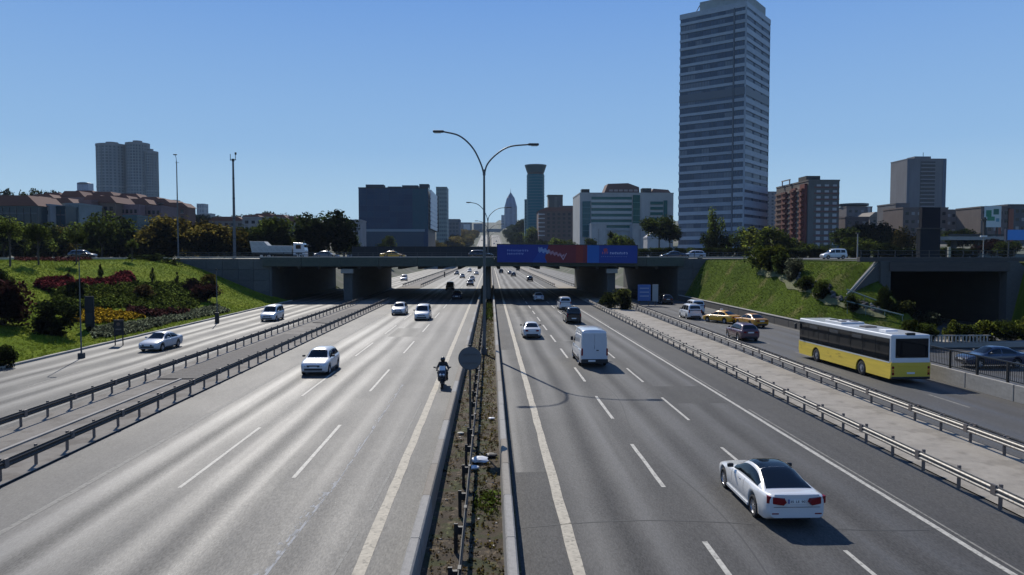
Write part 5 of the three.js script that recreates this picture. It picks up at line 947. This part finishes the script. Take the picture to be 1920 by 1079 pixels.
// right embankment: shrub row along its ridge, and saplings
{
  const r = [
    ['38.56, 6.18, -103.00', 2.2, 1.7, 'mid', 'leafy shrub at the top of the shrub row on the right embankment'], ['38.62, 5.82, -98.80', 2.0, 1.9, 'light', 'light green shrub second from the top of the row'], ['38.56, 5.42, -95.00', 1.5, 1.6, 'dark', 'dark shrub third from the top of the row'], ['38.21, 4.77, -91.10', 1.4, 1.5, 'grey', 'grey-leaved shrub in the middle of the row'], ['37.36, 3.61, -85.65', 1.2, 1.0, 'mid', 'low shrub below the grey-leaved one'], ['37.15, 2.96, -80.95', 1.0, 1.2, 'mid', 'green shrub low in the row'], ['37.98, 1.89, -75.30', .9, 1.0, 'dark', 'small dark shrub near the foot of the row'],
  ];
  for (const [p, rx, ry, m, l] of r) shrub('shrub', l, p.split(',').map(Number), rx, ry, m);
  shrub('flowering_shrub', 'pinkish flowering shrub at the left corner of the second underpass', [42.0, .5, -73.5], 1.5, 1.5, 'pale'); shrub('flowering_shrub', 'tall thin sapling beside the green handrails of the second underpass', [40.9, 1.2, -74.6], .9, 1.9, 'mid'); shrub('flowering_shrub', 'pale bushy shrub before the mouth of the second underpass', [44.2, 0, -72.8], 1.5, 1.2, 'grey');
  shrub('shrub', 'yellow-green shrub at the end of the sandy verge near the overpass', [17.3, 0, -106.5], 1.5, 1.3, 'light'); shrub('shrub', 'round yellow-green shrub behind the first on the sandy verge', [18.9, 0, -104], 1.5, 1.7, 'pale');
  const h = [[35.6, -60.5, .9, 1.1], [37.2, -60.8, .8, .9], [39.4, -61, .7, 1.0], [41.0, -61.4, 1, .8], [42.6, -61.2, 1.1, 1.0], [44.4, -61.5, 1.1, 1.0], [46.2, -61.8, 1.1, 1.1]];
  const hl = ['leafy palm-like plant, first in the planter right of the bus roof', 'second plant in the planter right of the bus roof', 'third plant in the planter, a spiky one', 'low fourth plant in the planter', 'fifth plant in the planter', 'sixth plant in the planter', 'last plant in the planter at the right edge'];
  h.forEach(([x, z, rx, ry], i) => shrub('planter_shrub', hl[i], [x, .45, z], rx, ry, i % 2 ? 'mid' : 'light'));
  const pw2 = thing('planter', 'long low concrete planter in front of the second underpass', 'planter', [41, 0, -61]); part(pw2, 'trough', rbox(13.5, .5, 1.5, .04, 0, .25, 0), mConc); for (let k = 0; k < 26; k++) part(pw2, 'baluster', box(.1, .55, .1, -6.6 + k * .3, .75, .8), mConcPale); part(pw2, 'rail', box(8, .09, .12, -2.8, 1.05, .8), mConcPale);
  const mRail = M([.14, .19, .16], .6); for (const [l, a, b] of [['upper pale green handrail by the second underpass', [38.6, 3.2, -78.0], [41.9, 1.4, -73.5]], ['lower pale green handrail by the second underpass', [37.2, 2.1, -75.2], [41.2, .9, -71.5]]]) { const t = thing('handrail', l, 'handrail'); part(t, 'rail', bar([a[0], a[1] + .9, a[2]], [b[0], b[1] + .9, b[2]], .07), mRail); for (const q of [.02, .35, .68, .98]) part(t, 'post', bar([lerp(a[0], b[0], q), lerp(a[1], b[1], q) - .4, lerp(a[2], b[2], q)], [lerp(a[0], b[0], q), lerp(a[1], b[1], q) + .9, lerp(a[2], b[2], q)], .04), mRail); }
}
// left embankment: flower bed as drifts of planting, and single shrubs
{
  const up = (x, z) => [x, land(x, z), z];
  shrub('round_bush', 'big dark round bush with spiky edges on the lawn', [-39.04, 0.67, -66.55], 2.1, 1.75, 'deep', { category: 'bush' }); shrub('round_bush', 'dark reddish bush at the left edge of the lawn', [-43.65, 1.57, -66.45], 2.3, 2.3, 'plum', { category: 'bush' }); shrub('round_bush', 'small dark bush at the kerb in the far left corner of the lawn', [-34.03, -0.02, -51.55], 1.0, .9, 'deep', { category: 'bush' }); shrub('round_bush', 'dark green bush at the left edge above the reddish one', [-52.09, 4.06, -79.05], 1.2, 1.3, 'dark', { category: 'bush' });
  for (const [p, h, l] of [[[-51.21, 4.70, -97.50], 2.1, 'first dwarf cypress from the left in the flower bed'], [[-51.85, 4.58, -91.45], 1.6, 'stubby dark cypress at the left end of the flower bed'], [[-47.76, 3.95, -104.45], 2.3, 'tallest dwarf cypress in the flower bed'], [[-46.07, 3.55, -108.50], 1.9, 'rightmost dwarf cypress in the flower bed']]) shrub('dwarf_cypress', l, p, .55, h / 1.7, 'deep', { kind: 'cone', category: 'cypress' });
  shrub('spiky_plant', 'dark spiky plant in the left half of the flower bed', [-47.20, 2.89, -84.20], 1.0, 1.1, 'deep'); shrub('spiky_plant', 'feathery pale plant in the middle of the flower bed', [-44.12, 2.31, -93.90], 1.3, 1.0, 'straw'); shrub('red_shrub', 'dark red shrub at the right tip of the flower bed', [-39.93, 1.30, -103.30], 2.0, 1.4, 'plum'); shrub('red_shrub', 'reddish shrub left of the one at the right tip of the bed', [-43.18, 2.45, -107.20], 1.7, 1.1, 'plum'); shrub('olive_shrub', 'olive shrub at the foot of the overpass wing wall', [-42.67, 2.44, -111.90], 1.3, 1.4, 'olive');
  shrub('dark_hedge', 'dark hedge mass against the left wing wall of the overpass', [-55, 5.3, -120], 4.2, 1.5, 'deep', { rz: 1.6, category: 'hedge' });
  // drifts of low planting: thousands of small leaves, one object each
  const tuft = crownGeo(21, 1, 1, 1, 26, .34, 5);
  const inside = (x, y, P) => { let c = false; for (let i = 0, j = P.length - 1; i < P.length; j = i++) { const a = P[i], b = P[j]; if ((a[1] > y) !== (b[1] > y) && x < (b[0] - a[0]) * (y - a[1]) / (b[1] - a[1]) + a[0]) c = !c; } return c; };
  const drift = (label, P, n, s, mat, sd) => {
    seed = sd; const m = new THREE.InstancedMesh(tuft, mLeaf[mat], n), q = new THREE.Object3D(), xs = P.map((p) => p[0]), zs = P.map((p) => p[1]); let i = 0;
    while (i < n) { const x = rr(Math.min(...xs), Math.max(...xs)), z = rr(Math.min(...zs), Math.max(...zs)); if (!inside(x, z, P)) continue; q.position.set(x, land(x, z) + s * .35, z); q.rotation.set(rr(-.3, .3), rr(0, 6), rr(-.3, .3)); q.scale.setScalar(s * rr(.6, 1.4)); q.updateMatrix(); m.setMatrixAt(i, q.matrix); const k = rr(.7, 1.25); m.setColorAt(i++, new THREE.Color(k, k, k)); }
    m.name = numbered('ground_cover'); m.userData = { label, category: 'planting', kind: 'stuff' }; shade(m); scene.add(m);
  };
  const Q = (...s) => s.map((t) => [t[0], t[2]]);
  drift('drift of crimson shrubs along the upper edge of the flower bed, left', Q([-51.39, 4.10, -84.50], [-52.94, 4.71, -87.90], [-52.44, 4.80, -92.50], [-50.03, 3.90, -88.75], [-49.80, 3.63, -84.10]), 420, .55, 'red', 31);
  drift('drift of crimson flowers in the upper middle of the flower bed', Q([-51.35, 4.44, -91.70], [-50.23, 4.37, -97.05], [-51.69, 5.29, -104.95], [-49.82, 4.59, -103.35], [-48.11, 3.68, -96.90], [-49.47, 3.82, -90.60]), 420, .5, 'red', 32);
  drift('green ground cover filling the flower bed', Q([-49.86, 3.64, -83.90], [-49.87, 3.81, -87.90], [-48.25, 3.81, -98.60], [-45.83, 3.47, -108.65], [-40.96, 1.64, -105.00], [-37.82, 0.64, -93.45], [-38.96, 0.82, -87.05], [-42.63, 1.68, -85.75], [-45.10, 2.15, -77.95]), 2600, .5, 'mid', 33);
  drift('lighter green ground cover in the middle of the flower bed', Q([-48.39, 3.41, -88.60], [-47.57, 3.52, -97.20], [-44.34, 2.35, -93.25], [-45.72, 2.49, -84.75]), 500, .45, 'light', 34);
  drift('dark low hedge under the right half of the flower bed', Q([-42.10, 1.55, -85.90], [-39.25, 0.89, -87.70], [-38.30, 0.74, -93.00], [-37.21, 0.49, -89.55], [-38.20, 0.64, -84.00], [-40.54, 1.13, -83.30]), 520, .5, 'plum', 35);
  drift('band of yellow and orange flowers below the flower bed', Q([-42.96, 1.57, -75.40], [-43.33, 1.77, -81.35], [-41.23, 1.29, -82.90], [-38.98, 0.79, -83.10], [-39.26, 0.81, -78.90], [-39.90, 0.89, -74.35], [-41.47, 1.20, -73.40]), 620, .38, 'yellow', 36);
  drift('silver-green lavender carpet along the foot of the embankment', Q([-38.81, 0.66, -71.35], [-38.10, 0.57, -76.55], [-37.74, 0.55, -84.30], [-37.94, 0.70, -97.20], [-38.15, 0.79, -101.85], [-35.23, 0.17, -99.35], [-35.77, 0.22, -83.90], [-35.35, 0.14, -73.30], [-35.89, 0.20, -67.25]), 2200, .34, 'grey', 37);
  drift('row of low flowers along the top of the embankment', Q([-77.51, 6.98, -121.75], [-65.29, 6.98, -121.35], [-57.47, 6.86, -106.80], [-61.09, 6.96, -95.95]), 260, .45, 'plum', 38);
  // lawn texture: short tufts over the slopes
  const blade = (() => { seed = 91; const p = []; for (let k = 0; k < 7; k++) { const a = rr(0, 6.28), r = rr(0, .14), x = Math.cos(a) * r, z = Math.sin(a) * r, b = rr(0, 6.28), h = rr(.09, .2), w = .018; p.push(x - w * Math.cos(b), 0, z - w * Math.sin(b), x + w * Math.cos(b), 0, z + w * Math.sin(b), x + rr(-.06, .06), h, z + rr(-.06, .06)); } const g = new THREE.BufferGeometry(); g.setAttribute('position', new THREE.Float32BufferAttribute(p, 3)); g.setAttribute('normal', new THREE.Float32BufferAttribute(p.map((q, i) => i % 3 === 1 ? 1 : 0), 3)); return g; })();
  const mBlade = Mp([.15, .215, .008], 1, { transmission: .3, thickness: 0, specularIntensity: .1, side: THREE.DoubleSide });
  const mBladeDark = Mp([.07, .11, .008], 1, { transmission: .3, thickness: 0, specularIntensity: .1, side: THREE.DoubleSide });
  const lawn = (label, x0, x1, z0, z1, n, sd, s, bm = mBlade) => {
    seed = sd; const m = new THREE.InstancedMesh(blade, bm, n), q = new THREE.Object3D(); let i = 0;
    while (i < n) { const x = rr(x0, x1), z = rr(z0, z1), y = land(x, z); if (y < -.05) continue; q.position.set(x, y - .02, z); q.rotation.set(0, rr(0, 6), 0); q.scale.setScalar(s * rr(.6, 1.5)); q.updateMatrix(); m.setMatrixAt(i, q.matrix); const k = rr(.75, 1.1); m.setColorAt(i++, new THREE.Color(k * rr(.95, 1.1), k, k)); }
    m.name = numbered('lawn_grass'); m.userData = { label, category: 'grass', kind: 'stuff' }; shade(m); scene.add(m);
  };
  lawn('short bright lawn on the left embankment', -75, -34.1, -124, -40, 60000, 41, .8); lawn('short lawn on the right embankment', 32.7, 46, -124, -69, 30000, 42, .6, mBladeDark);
  // weeds and dry grass in the median
  const weeds = (label, n, mat, s, x0, x1, z0, z1, sd) => { seed = sd; const g = crownGeo(sd, 1, 1, 1, 14, .3, 4), m = new THREE.InstancedMesh(g, mLeaf[mat], n), q = new THREE.Object3D(); for (let i = 0; i < n; i++) { const z = rr(z0, z1), x = rr(x0, x1) + .1 * Math.sin(z); q.position.set(x, .03 + s * .3, z); q.rotation.y = rr(0, 6); q.scale.set(s * rr(.5, 1.4), s * rr(.5, 1.3), s * rr(.5, 1.4)); q.updateMatrix(); m.setMatrixAt(i, q.matrix); const k = rr(.6, 1.3); m.setColorAt(i, new THREE.Color(k, k, k)); } m.name = numbered('median_weeds'); m.userData = { label, category: 'weeds', kind: 'stuff' }; shade(m); scene.add(m); };
  weeds('dry straw-coloured grass along the median', 2600, 'straw', .10, -1.6, .25, -122, -8, 51); weeds('low green weeds along the median', 1500, 'olive', .12, -.7, .25, -122, -8, 52); weeds('taller green weeds in the median near the overpass', 240, 'mid', .32, -.9, .2, -124, -86, 53); weeds('patch of green weeds in the near median', 60, 'mid', .17, -.6, .2, -23.6, -21.6, 54);
}

// distant woods on the banks beside the climbing road: one mass each
{
  const wood = (label, n, sd, pick, mat) => { seed = sd; const m = new THREE.InstancedMesh(crowns.round[sd % 4], mLeaf[mat], n), q = new THREE.Object3D(); for (let i = 0; i < n; i++) { const [x, d] = pick(), h = rr(7, 13); q.position.set(x, land(x, -d) + h * .42, -d); q.rotation.y = rr(0, 6); q.scale.set(h * rr(.5, .75), h * .6, h * rr(.5, .75)); q.updateMatrix(); m.setMatrixAt(i, q.matrix); const k = rr(.7, 1.2); m.setColorAt(i, new THREE.Color(k * rr(.9, 1.2), k, k * .9)); } m.name = numbered('distant_woodland'); m.userData = { label, category: 'woodland', kind: 'stuff' }; shade(m); scene.add(m); };
  wood('dense far wood right of the climbing road, above the billboard', 230, 61, () => { const d = rr(470, 1300); return [rr(d > 640 ? 24 : 40, 60 + d * .06), d]; }, 'dark');
  wood('scrubby far wood left of the climbing road', 110, 62, () => { const d = rr(520, 1300); return [-rr(d > 640 ? 24 : 42, 60), d]; }, 'olive');
  wood('dark treetops along the ridge on the left skyline', 90, 63, () => [rr(-330, -150), rr(400, 470)], 'deep');
  wood('far treetops beyond the left edge of the picture', 110, 65, () => [rr(-760, -300), rr(380, 620)], 'deep'); wood('far treetops beyond the right edge of the picture', 90, 66, () => [rr(380, 760), rr(380, 620)], 'deep');
  wood('treetops behind the flats on the right skyline', 60, 64, () => [rr(190, 420), rr(420, 520)], 'deep');
}

// clipped hedges behind the cross road
{
  const hedge = (label, n, sd, x0, x1, d, h, mat) => { seed = sd; const m = new THREE.InstancedMesh(crowns.round[sd % 4], mLeaf[mat], n), q = new THREE.Object3D(); for (let i = 0; i < n; i++) { q.position.set(lerp(x0, x1, (i + rnd()) / n), 7 + h * .45, -d + rr(-.8, .8)); q.rotation.y = rr(0, 6); q.scale.set(1.5 * rr(.8, 1.3), h * .55 * rr(.8, 1.25), 1.3); q.updateMatrix(); m.setMatrixAt(i, q.matrix); const k = rr(.7, 1.2); m.setColorAt(i, new THREE.Color(k, k, k)); } m.name = numbered('hedge'); m.userData = { label, category: 'hedge', kind: 'stuff' }; shade(m); scene.add(m); };
  hedge('dark hedge running under the trees behind the left cross road', 90, 71, -150, -40, 178, 3.2, 'deep'); hedge('green hedge running behind the right cross road', 70, 72, 36, 120, 177, 2.6, 'dark');
}
scene.fog = new THREE.FogExp2(0xc4d8ea, .00007);

// ---------- street furniture ----------
function lampPost(label, x, d, o = {}) {
  const s = o.s ?? 1, y = o.y ?? roadY(d), t = thing('street_lamp', label, 'street lamp', [x, y, -d], o.turn ?? 0, o.group), m = M([.09, .10, .11], .5, { metalness: .5 });
  part(t, 'pole', merge([cyl(.135 * s, .08 * s, 14.2 * s, 0, 0, 0, 14), cyl(.26 * s, .24 * s, .5 * s, 0, 0, 0, 14)]), m); part(t, 'collar', cyl(.11 * s, .11 * s, .45 * s, 0, 14 * s, 0, 12), m);
  for (const k of [-1, 1]) {
    const up = k < 0 ? 3.1 : 2.25, out = k < 0 ? 3.15 : 3.5, z = k * -.35;
    const a = part(t, 'arm', tube([[0, 14.0, 0], [k * .22, 14.8, z * .1], [k * .9, 14.2 + up * .62, z * .35], [k * 1.9, 14.2 + up * .9, z * .7], [k * out, 14.2 + up, z]].map((p) => p.map((q) => q * s)), .062 * s, 30, 8), m);
    part(a, 'lamp_head', rbox(.85 * s, .17 * s, .34 * s, .07 * s, k * (out + .35) * s, (14.2 + up + .0) * s, z * s), M([.035, .04, .045], .5)); part(a, 'lamp_glass', rbox(.5 * s, .05 * s, .26 * s, .02 * s, k * (out + .42) * s, (14.2 + up - .1) * s, z * s), M([.4, .42, .42], .3));
  }
  return t;
}
lampPost('nearest double-armed street lamp standing in the median', -.5, 57);
lampPost('second double-armed median lamp, just past the overpass', -.5, 133, {}); lampPost('third double-armed median lamp, beyond the overpass', -.5, 205); lampPost('fourth double-armed median lamp, small in the distance', -.5, 278); lampPost('farthest double-armed median lamp at the foot of the climb', -.5, 352);
function pole(name, label, [x, y, z], H, r, cat, heads) { const t = thing(name, label, cat, [x, y, z]); part(t, 'pole', cyl(r, r * .55, H, 0, -.3, 0, 12), M([.10, .105, .11], .55, { metalness: .3 })); heads(t, H); return t; }
pole('street_lamp', 'single slim lamp pole among the golden-topped trees', [-63.25, 7, -150], 26.98 - 7, .16, 'street lamp', (t, H) => { part(t, 'arm', tube([[0, H - .4, 0], [-.1, H + .5, 0], [-.25, H + .9, 0]], .05), mDarkMetal); part(t, 'lamp_head', rbox(.7, .2, .4, .08, -.25, H + 1, 0), mBlack); part(t, 'bracket', box(.8, .06, .06, .1, H - .6, 0), mDarkMetal); });
pole('mast', 'tall mast with antennas on top, left of the tipper lorry', [-53.71, 7, -155], 27.84 - 7, .34, 'mast', (t, H) => { part(t, 'head_frame', merge([box(1.3, .1, .1, 0, H - .2, 0), box(.1, 1.4, .1, -.55, H + .3, 0), box(.1, 1.2, .1, .5, H + .3, 0), cyl(.3, .3, .5, 0, H - .5, 0, 10)]), mDarkMetal); part(t, 'antenna', rbox(.34, .5, .3, .05, .55, H + 1.1, 0), mBlack); for (let k = 1; k < 5; k++) part(t, 'climbing_ring', cyl(.36 - k * .03, .36 - k * .03, .2, 0, H * k / 5, 0, 12), mDarkMetal); });
const Gp = ([x, z], y = 0) => [x, y, z];
{
  const t = pole('street_lamp', 'lamp pole at the foot of the lawn beside the left side road', Gp([-31.1, -56.13]), 7.6, .06, 'street lamp', (t, H) => { part(t, 'arm', tube([[0, H - .5, 0], [.03, H, 0], [.12, H + .25, 0], [.3, H + .3, 0]], .03), mDarkMetal); part(t, 'lamp_head', rbox(.4, .1, .2, .04, .45, H + .3, 0), mBlack); part(t, 'base', rbox(.4, .5, .4, .05, 0, .15, 0), mConcDark); });
  const p = pole('street_lamp', 'thin pole with a dark box at its foot near the left wing wall', Gp([-31.49, -84.79]), 6.4, .07, 'pole', (t, H) => { part(t, 'cap', cyl(.1, .1, .2, 0, H - .35, 0), mBlack); part(t, 'control_box', rbox(.42, 1.2, .35, .05, 0, .6, .05), mBlack); });
}
// roadside boards
{
  const t = thing('sign_board', 'tall dark notice board on the lawn, right of the big dark bush', 'sign', [-38.58, 0.62, -71.20]); part(t, 'board', rbox(.85, 3.0, .12, .03, 0, 1.75, 0), M([.012, .013, .018], .7)); part(t, 'print', box(.6, 1.1, .02, 0, 1.1, .065), M([.03, .034, .045], .7)); for (const s of [-1, 1]) part(t, 'post', box(.08, 3.2, .08, s * .36, 1.5, -.09), mDarkMetal);
  const u = thing('sign_board', 'small black advertising board on the kerb behind the silver saloon', 'sign', Gp([-30.6, -63.96])); u.position.x -= 1.6; part(u, 'board', rbox(.85, 1.35, .12, .03, 0, 1.55, 0), M([.01, .01, .011], .7)); part(u, 'emblem', new THREE.CylinderGeometry(.16, .16, .02, 16).rotateX(Math.PI / 2).translate(0, 1.85, .07), M([.12, .07, .05], .6)); part(u, 'print', box(.5, .12, .02, 0, 1.4, .065), M([.14, .11, .09], .6)); for (const s of [-1, 1]) part(u, 'post', box(.07, 1, .07, s * .33, .45, 0), mBlack);
}
// round sign seen from behind, in the median
{
  const t = thing('road_sign', 'round road sign seen from behind, standing in the median', 'sign', [-.86, 0, -30]);
  const disc = new THREE.CylinderGeometry(.47, .47, .025, 36).rotateX(Math.PI / 2).translate(0, 3.58, 0);
  part(t, 'disc', disc, M([.10, .115, .13], .55, { metalness: .3 })); part(t, 'post', cyl(.045, .045, 4.15, 0, 0, -.06, 12), mDarkMetal); part(t, 'bracket', merge([box(.6, .05, .03, 0, 3.75, .025), box(.6, .05, .03, 0, 3.4, .025)]), M([.085, .095, .105], .55, { metalness: .3 })); part(t, 'rim', new THREE.TorusGeometry(.47, .014, 6, 40).translate(0, 3.58, 0), mDarkMetal);
}
// the long blue and red billboard hung on the overpass
{
  const c = document.createElement('canvas'); c.width = 1536; c.height = 208; const k = c.getContext('2d');
  k.fillStyle = '#0d2f8f'; k.fillRect(0, 0, 1536, 208);
  k.fillStyle = '#11449f'; k.beginPath(); k.moveTo(380, 208); k.lineTo(470, 60); k.lineTo(600, 0); k.lineTo(600, 208); k.fill();
  k.fillStyle = '#7c1f2b'; k.beginPath(); k.moveTo(560, 0); k.lineTo(985, 0); k.lineTo(985, 208); k.lineTo(545, 208); k.lineTo(520, 150); k.fill();
  k.fillStyle = '#93291f'; k.fillRect(860, 0, 80, 208); k.fillStyle = '#1a63b4'; k.fillRect(985, 0, 130, 208); k.fillStyle = '#0f3a96'; k.fillRect(1115, 0, 421, 208);
  // a pale ribbon of houses-like shards sweeping down to the right
  k.fillStyle = '#9fb4d8'; for (let i = 0; i < 26; i++) { const x = 450 + i * 11, y = 26 + i * 3.6 + 10 * Math.sin(i * 1.7); k.fillStyle = i < 11 ? '#a9bfe0' : '#c99fae'; k.fillRect(x, y, 8, 54 - i * 1.2); }
  k.strokeStyle = '#c7a4b2'; k.lineWidth = 9; k.beginPath(); k.moveTo(690, 120); k.lineTo(722, 170); k.lineTo(758, 96); k.stroke();
  // lettering too small to read in the view: broken strokes of its size and place
  seed = 4242; const line = (x, y, w, h, col) => { k.fillStyle = col; for (let q = x; q < x + w;) { const ww = rr(7, 15); k.fillRect(q, y + rr(0, 3), ww * .45, h); k.fillRect(q, y + rr(0, h * .5), ww, h * .28); q += ww + rr(4, 9); } };
  line(110, 58, 220, 22, '#a9b4e0'); line(110, 96, 175, 22, '#a9b4e0'); line(1150, 72, 70, 30, '#d06a78'); line(1236, 78, 190, 26, '#ccd4ee'); line(1140, 128, 290, 7, '#8d97c4');
  k.fillStyle = '#b3475c'; k.beginPath(); k.arc(1185, 56, 22, 0, 7); k.fill();
  const tx = new THREE.CanvasTexture(c); tx.colorSpace = THREE.SRGBColorSpace;
  const t = thing('billboard', 'long blue and red advertising banner hung on the overpass', 'billboard', [13, 6.45, -123.6]); t.rotation.z = -.008;
  part(t, 'banner', new THREE.BoxGeometry(23.8, 3.0, .1).translate(0, 1.55, 0), [M([.02, .05, .2], .6), M([.02, .05, .2], .6), M([.02, .05, .2], .6), M([.02, .05, .2], .6), M([.75, .75, .75], .6, { map: tx }), mDarkMetal]);
  part(t, 'frame', merge([box(24, .1, .18, 0, 3.1, 0), box(24, .1, .18, 0, 0, 0), box(.1, 3.2, .18, -11.95, 1.55, 0), box(.1, 3.2, .18, 11.95, 1.55, 0)]), mDarkMetal); for (let x = -11; x < 12; x += 3.1) part(t, 'bracket', box(.1, 3, .5, x, 1.5, -.35), mDarkMetal);
}
// blue direction sign in the underpass on the right
{
  const t = thing('direction_sign', 'blue direction sign at the mouth of the right underpass', 'sign', [23.6, 0, -111.5]); part(t, 'panel', rbox(2.0, 2.5, .08, .03, 0, 2.0, 0), M([.04, .11, .32], .5)); for (const y of [2.7, 2.1, 1.5]) part(t, 'text_bar', box(1.4, .16, .02, 0, y, .05), M([.25, .32, .45], .6)); for (const s of [-1, 1]) part(t, 'post', box(.1, 3, .1, s * .7, 1.4, -.09), mSteelDark);
  const u = thing('blank_sign', 'pale sign panel right of the blue direction sign', 'sign', [25.2, 0, -111]); part(u, 'panel', rbox(.9, 2.6, .08, .03, 0, 2, 0), M([.3, .31, .3], .6)); part(u, 'post', box(.1, 2.6, .1, 0, 1.0, -.09), mSteelDark);
  const v = thing('marker_post', 'small dark marker post on the left edge of the road past the overpass', 'post', [-16.2, 0, -257]); part(v, 'post', rbox(.4, 1.8, .25, .05, 0, .9, 0), mBlack); part(v, 'cap', rbox(.5, .25, .3, .05, 0, 1.8, 0), mTrim);
}
// right background: dark pillar billboard, elevated ramp, green billboard, blue sign, lamp with white disc
{
  const t = thing('pillar_billboard', 'tall dark pillar-like billboard seen from behind, right background', 'billboard', [103.62, 7, -170]); part(t, 'panel', box(4.4, 18.97 - 14.03, 1.2, 0, (18.97 + 14.03) / 2 - 7, 0), Mp([.008, .009, .016], .8, { specularIntensity: .25 })); part(t, 'shaft', box(4.8, 14.03 - 6, 1.6, -.2, (14.03 - 8) / 2, 0), Mp([.008, .012, .018], .8, { specularIntensity: .25 })); part(t, 'ledge', box(5.2, .3, 2, -.1, 14.03 - 7, 0), mBlack);
  const r = thing('elevated_ramp', 'elevated concrete ramp in the right background', 'bridge', [0, 7, -205]); part(r, 'deck', box(20, 1.0, 8, 138.13, 12.48 - 7, 0), mConc); for (const k of [-6, 1, 8]) part(r, 'pier', box(.9, 12.03 - 6, 1.4, 138.13 + k, (12.03 - 8) / 2, 0), mConcGrey); part(r, 'parapet', box(20, .5, .3, 138.13, 13.37 - 7, 3.8), mConcDark);
  const g = thing('billboard', 'white billboard with green artwork in the right background', 'billboard', [146.75, 7, -210]); part(g, 'panel', box(4.9, 6.2, .3, 0, 19 - 7, 0), M([.5, .53, .5], .6)); for (const [x, y, w, h, c] of [[-1.3, .9, 1.6, 1.9, [.02, .18, .09]], [.9, 1.4, 1.6, 1.6, [.015, .12, .08]], [-.6, -.6, 2.2, 1.2, [.02, .2, .1]], [1.4, -1.0, .9, 1.0, [.1, .25, .3]]]) part(g, 'print', box(w, h, .04, x, 19 - 7 + y, .17), M(c, .6)); for (const s of [-1, 1]) part(g, 'leg', box(.3, 16.4 - 6, .3, s * 1.6, (16.4 - 8) / 2, -.2), mDarkMetal);
  const b = thing('blue_sign', 'wide bright blue sign at the right edge of the picture', 'sign', [129.2, 7, -175]); part(b, 'panel', box(7.2, 2.5, .3, 0, 12.69 - 7, 0), M([.03, .21, .55], .5)); part(b, 'edge', box(.4, 3, .6, -3.5, 12.69 - 7, 0), M([.02, .03, .06], .6)); for (const s of [-1, 1]) part(b, 'post', box(.25, 11.42 - 6, .25, s * 2.6, (11.42 - 8) / 2, -.2), mDarkMetal);
  const l = thing('disc_post', 'white post carrying a pale disc and a dark lamp case, right background', 'post', [96.14, 7, -140]); part(l, 'post', cyl(.09, .08, 11.42 - 7, 0, 0, 0), mConcPale); part(l, 'disc', cyl(.6, .6, .28, 0, 11.32 - 7, 0, 20), M([.6, .6, .58], .6)); part(l, 'case', box(.4, 3.6, .4, .3, 13.35 - 7, -.3), mBlack); part(l, 'cap', box(1, .3, .6, .1, 14.67 - 7, -.3), mConcDark);
  const p = thing('white_pillar', 'short white pillar above the second underpass', 'post', [71.48, 7, -112]); part(p, 'shaft', rbox(.36, 2.1, .36, .04, 0, 1, 0), mConcPale); part(p, 'foot', rbox(.6, .25, .6, .04, 0, .12, 0), mConcDark);
  const s = thing('street_lamp', 'slim lamp with one curved arm left of the residential tower', 'street lamp', [81.39, 7, -160]); part(s, 'pole', cyl(.16, .1, 5.5, 0, 0, 0), mConcPale); part(s, 'lamp_head', rbox(.8, .2, .4, .06, 0, 5.6, 0), mDarkMetal);
}
// litter in the median
{
  seed = 555; const sp = (label, x, z, s, m) => { const g = new THREE.IcosahedronGeometry(s, 1), p = g.attributes.position; for (let i = 0; i < p.count; i++) { const q = .7 + .5 * vn(p.getX(i) * 9 + 5, p.getY(i) * 9 + p.getZ(i) * 7 + 5, 64, 64, 2); p.setXYZ(i, p.getX(i) * q * 1.3, p.getY(i) * q * .45, p.getZ(i) * q); } g.computeVertexNormals(); const o = single('litter_bag', g, m, label, 'litter'); o.position.set(x, .08 + s * .2, z); };
  const mBag = M([.62, .64, .66], .5);
  sp('crumpled white plastic bag in the median', -.42, -27.2, .28, mBag); sp('second white scrap beside the plastic bag in the median', -.62, -26.3, .17, mBag); sp('small white scrap on the right side of the median', .05, -34.3, .13, mBag); sp('pale scrap left of the median guard rail', -1.3, -31.5, .12, M([.5, .48, .4], .7)); sp('dark bag behind the white plastic bag in the median', .02, -27.9, .2, mTrim);
  const bits = new THREE.InstancedMesh(new THREE.BoxGeometry(1, .25, .7), M([.4, .38, .34], .8), 380), q = new THREE.Object3D(); for (let i = 0; i < 380; i++) { q.position.set(rr(-1.6, .28), .045, -rr(9, 110)); q.rotation.set(rr(-.3, .3), rr(0, 6), rr(-.3, .3)); q.scale.setScalar(rr(.02, .085)); q.updateMatrix(); bits.setMatrixAt(i, q.matrix); const k = rr(.4, 1.7); bits.setColorAt(i, new THREE.Color(k, k, k)); }
  bits.name = 'gravel_and_scraps'; bits.userData = { label: 'gravel and paper scraps strewn along the median', category: 'litter', kind: 'stuff' }; shade(bits); scene.add(bits);
}

renderer.render(scene, camera);
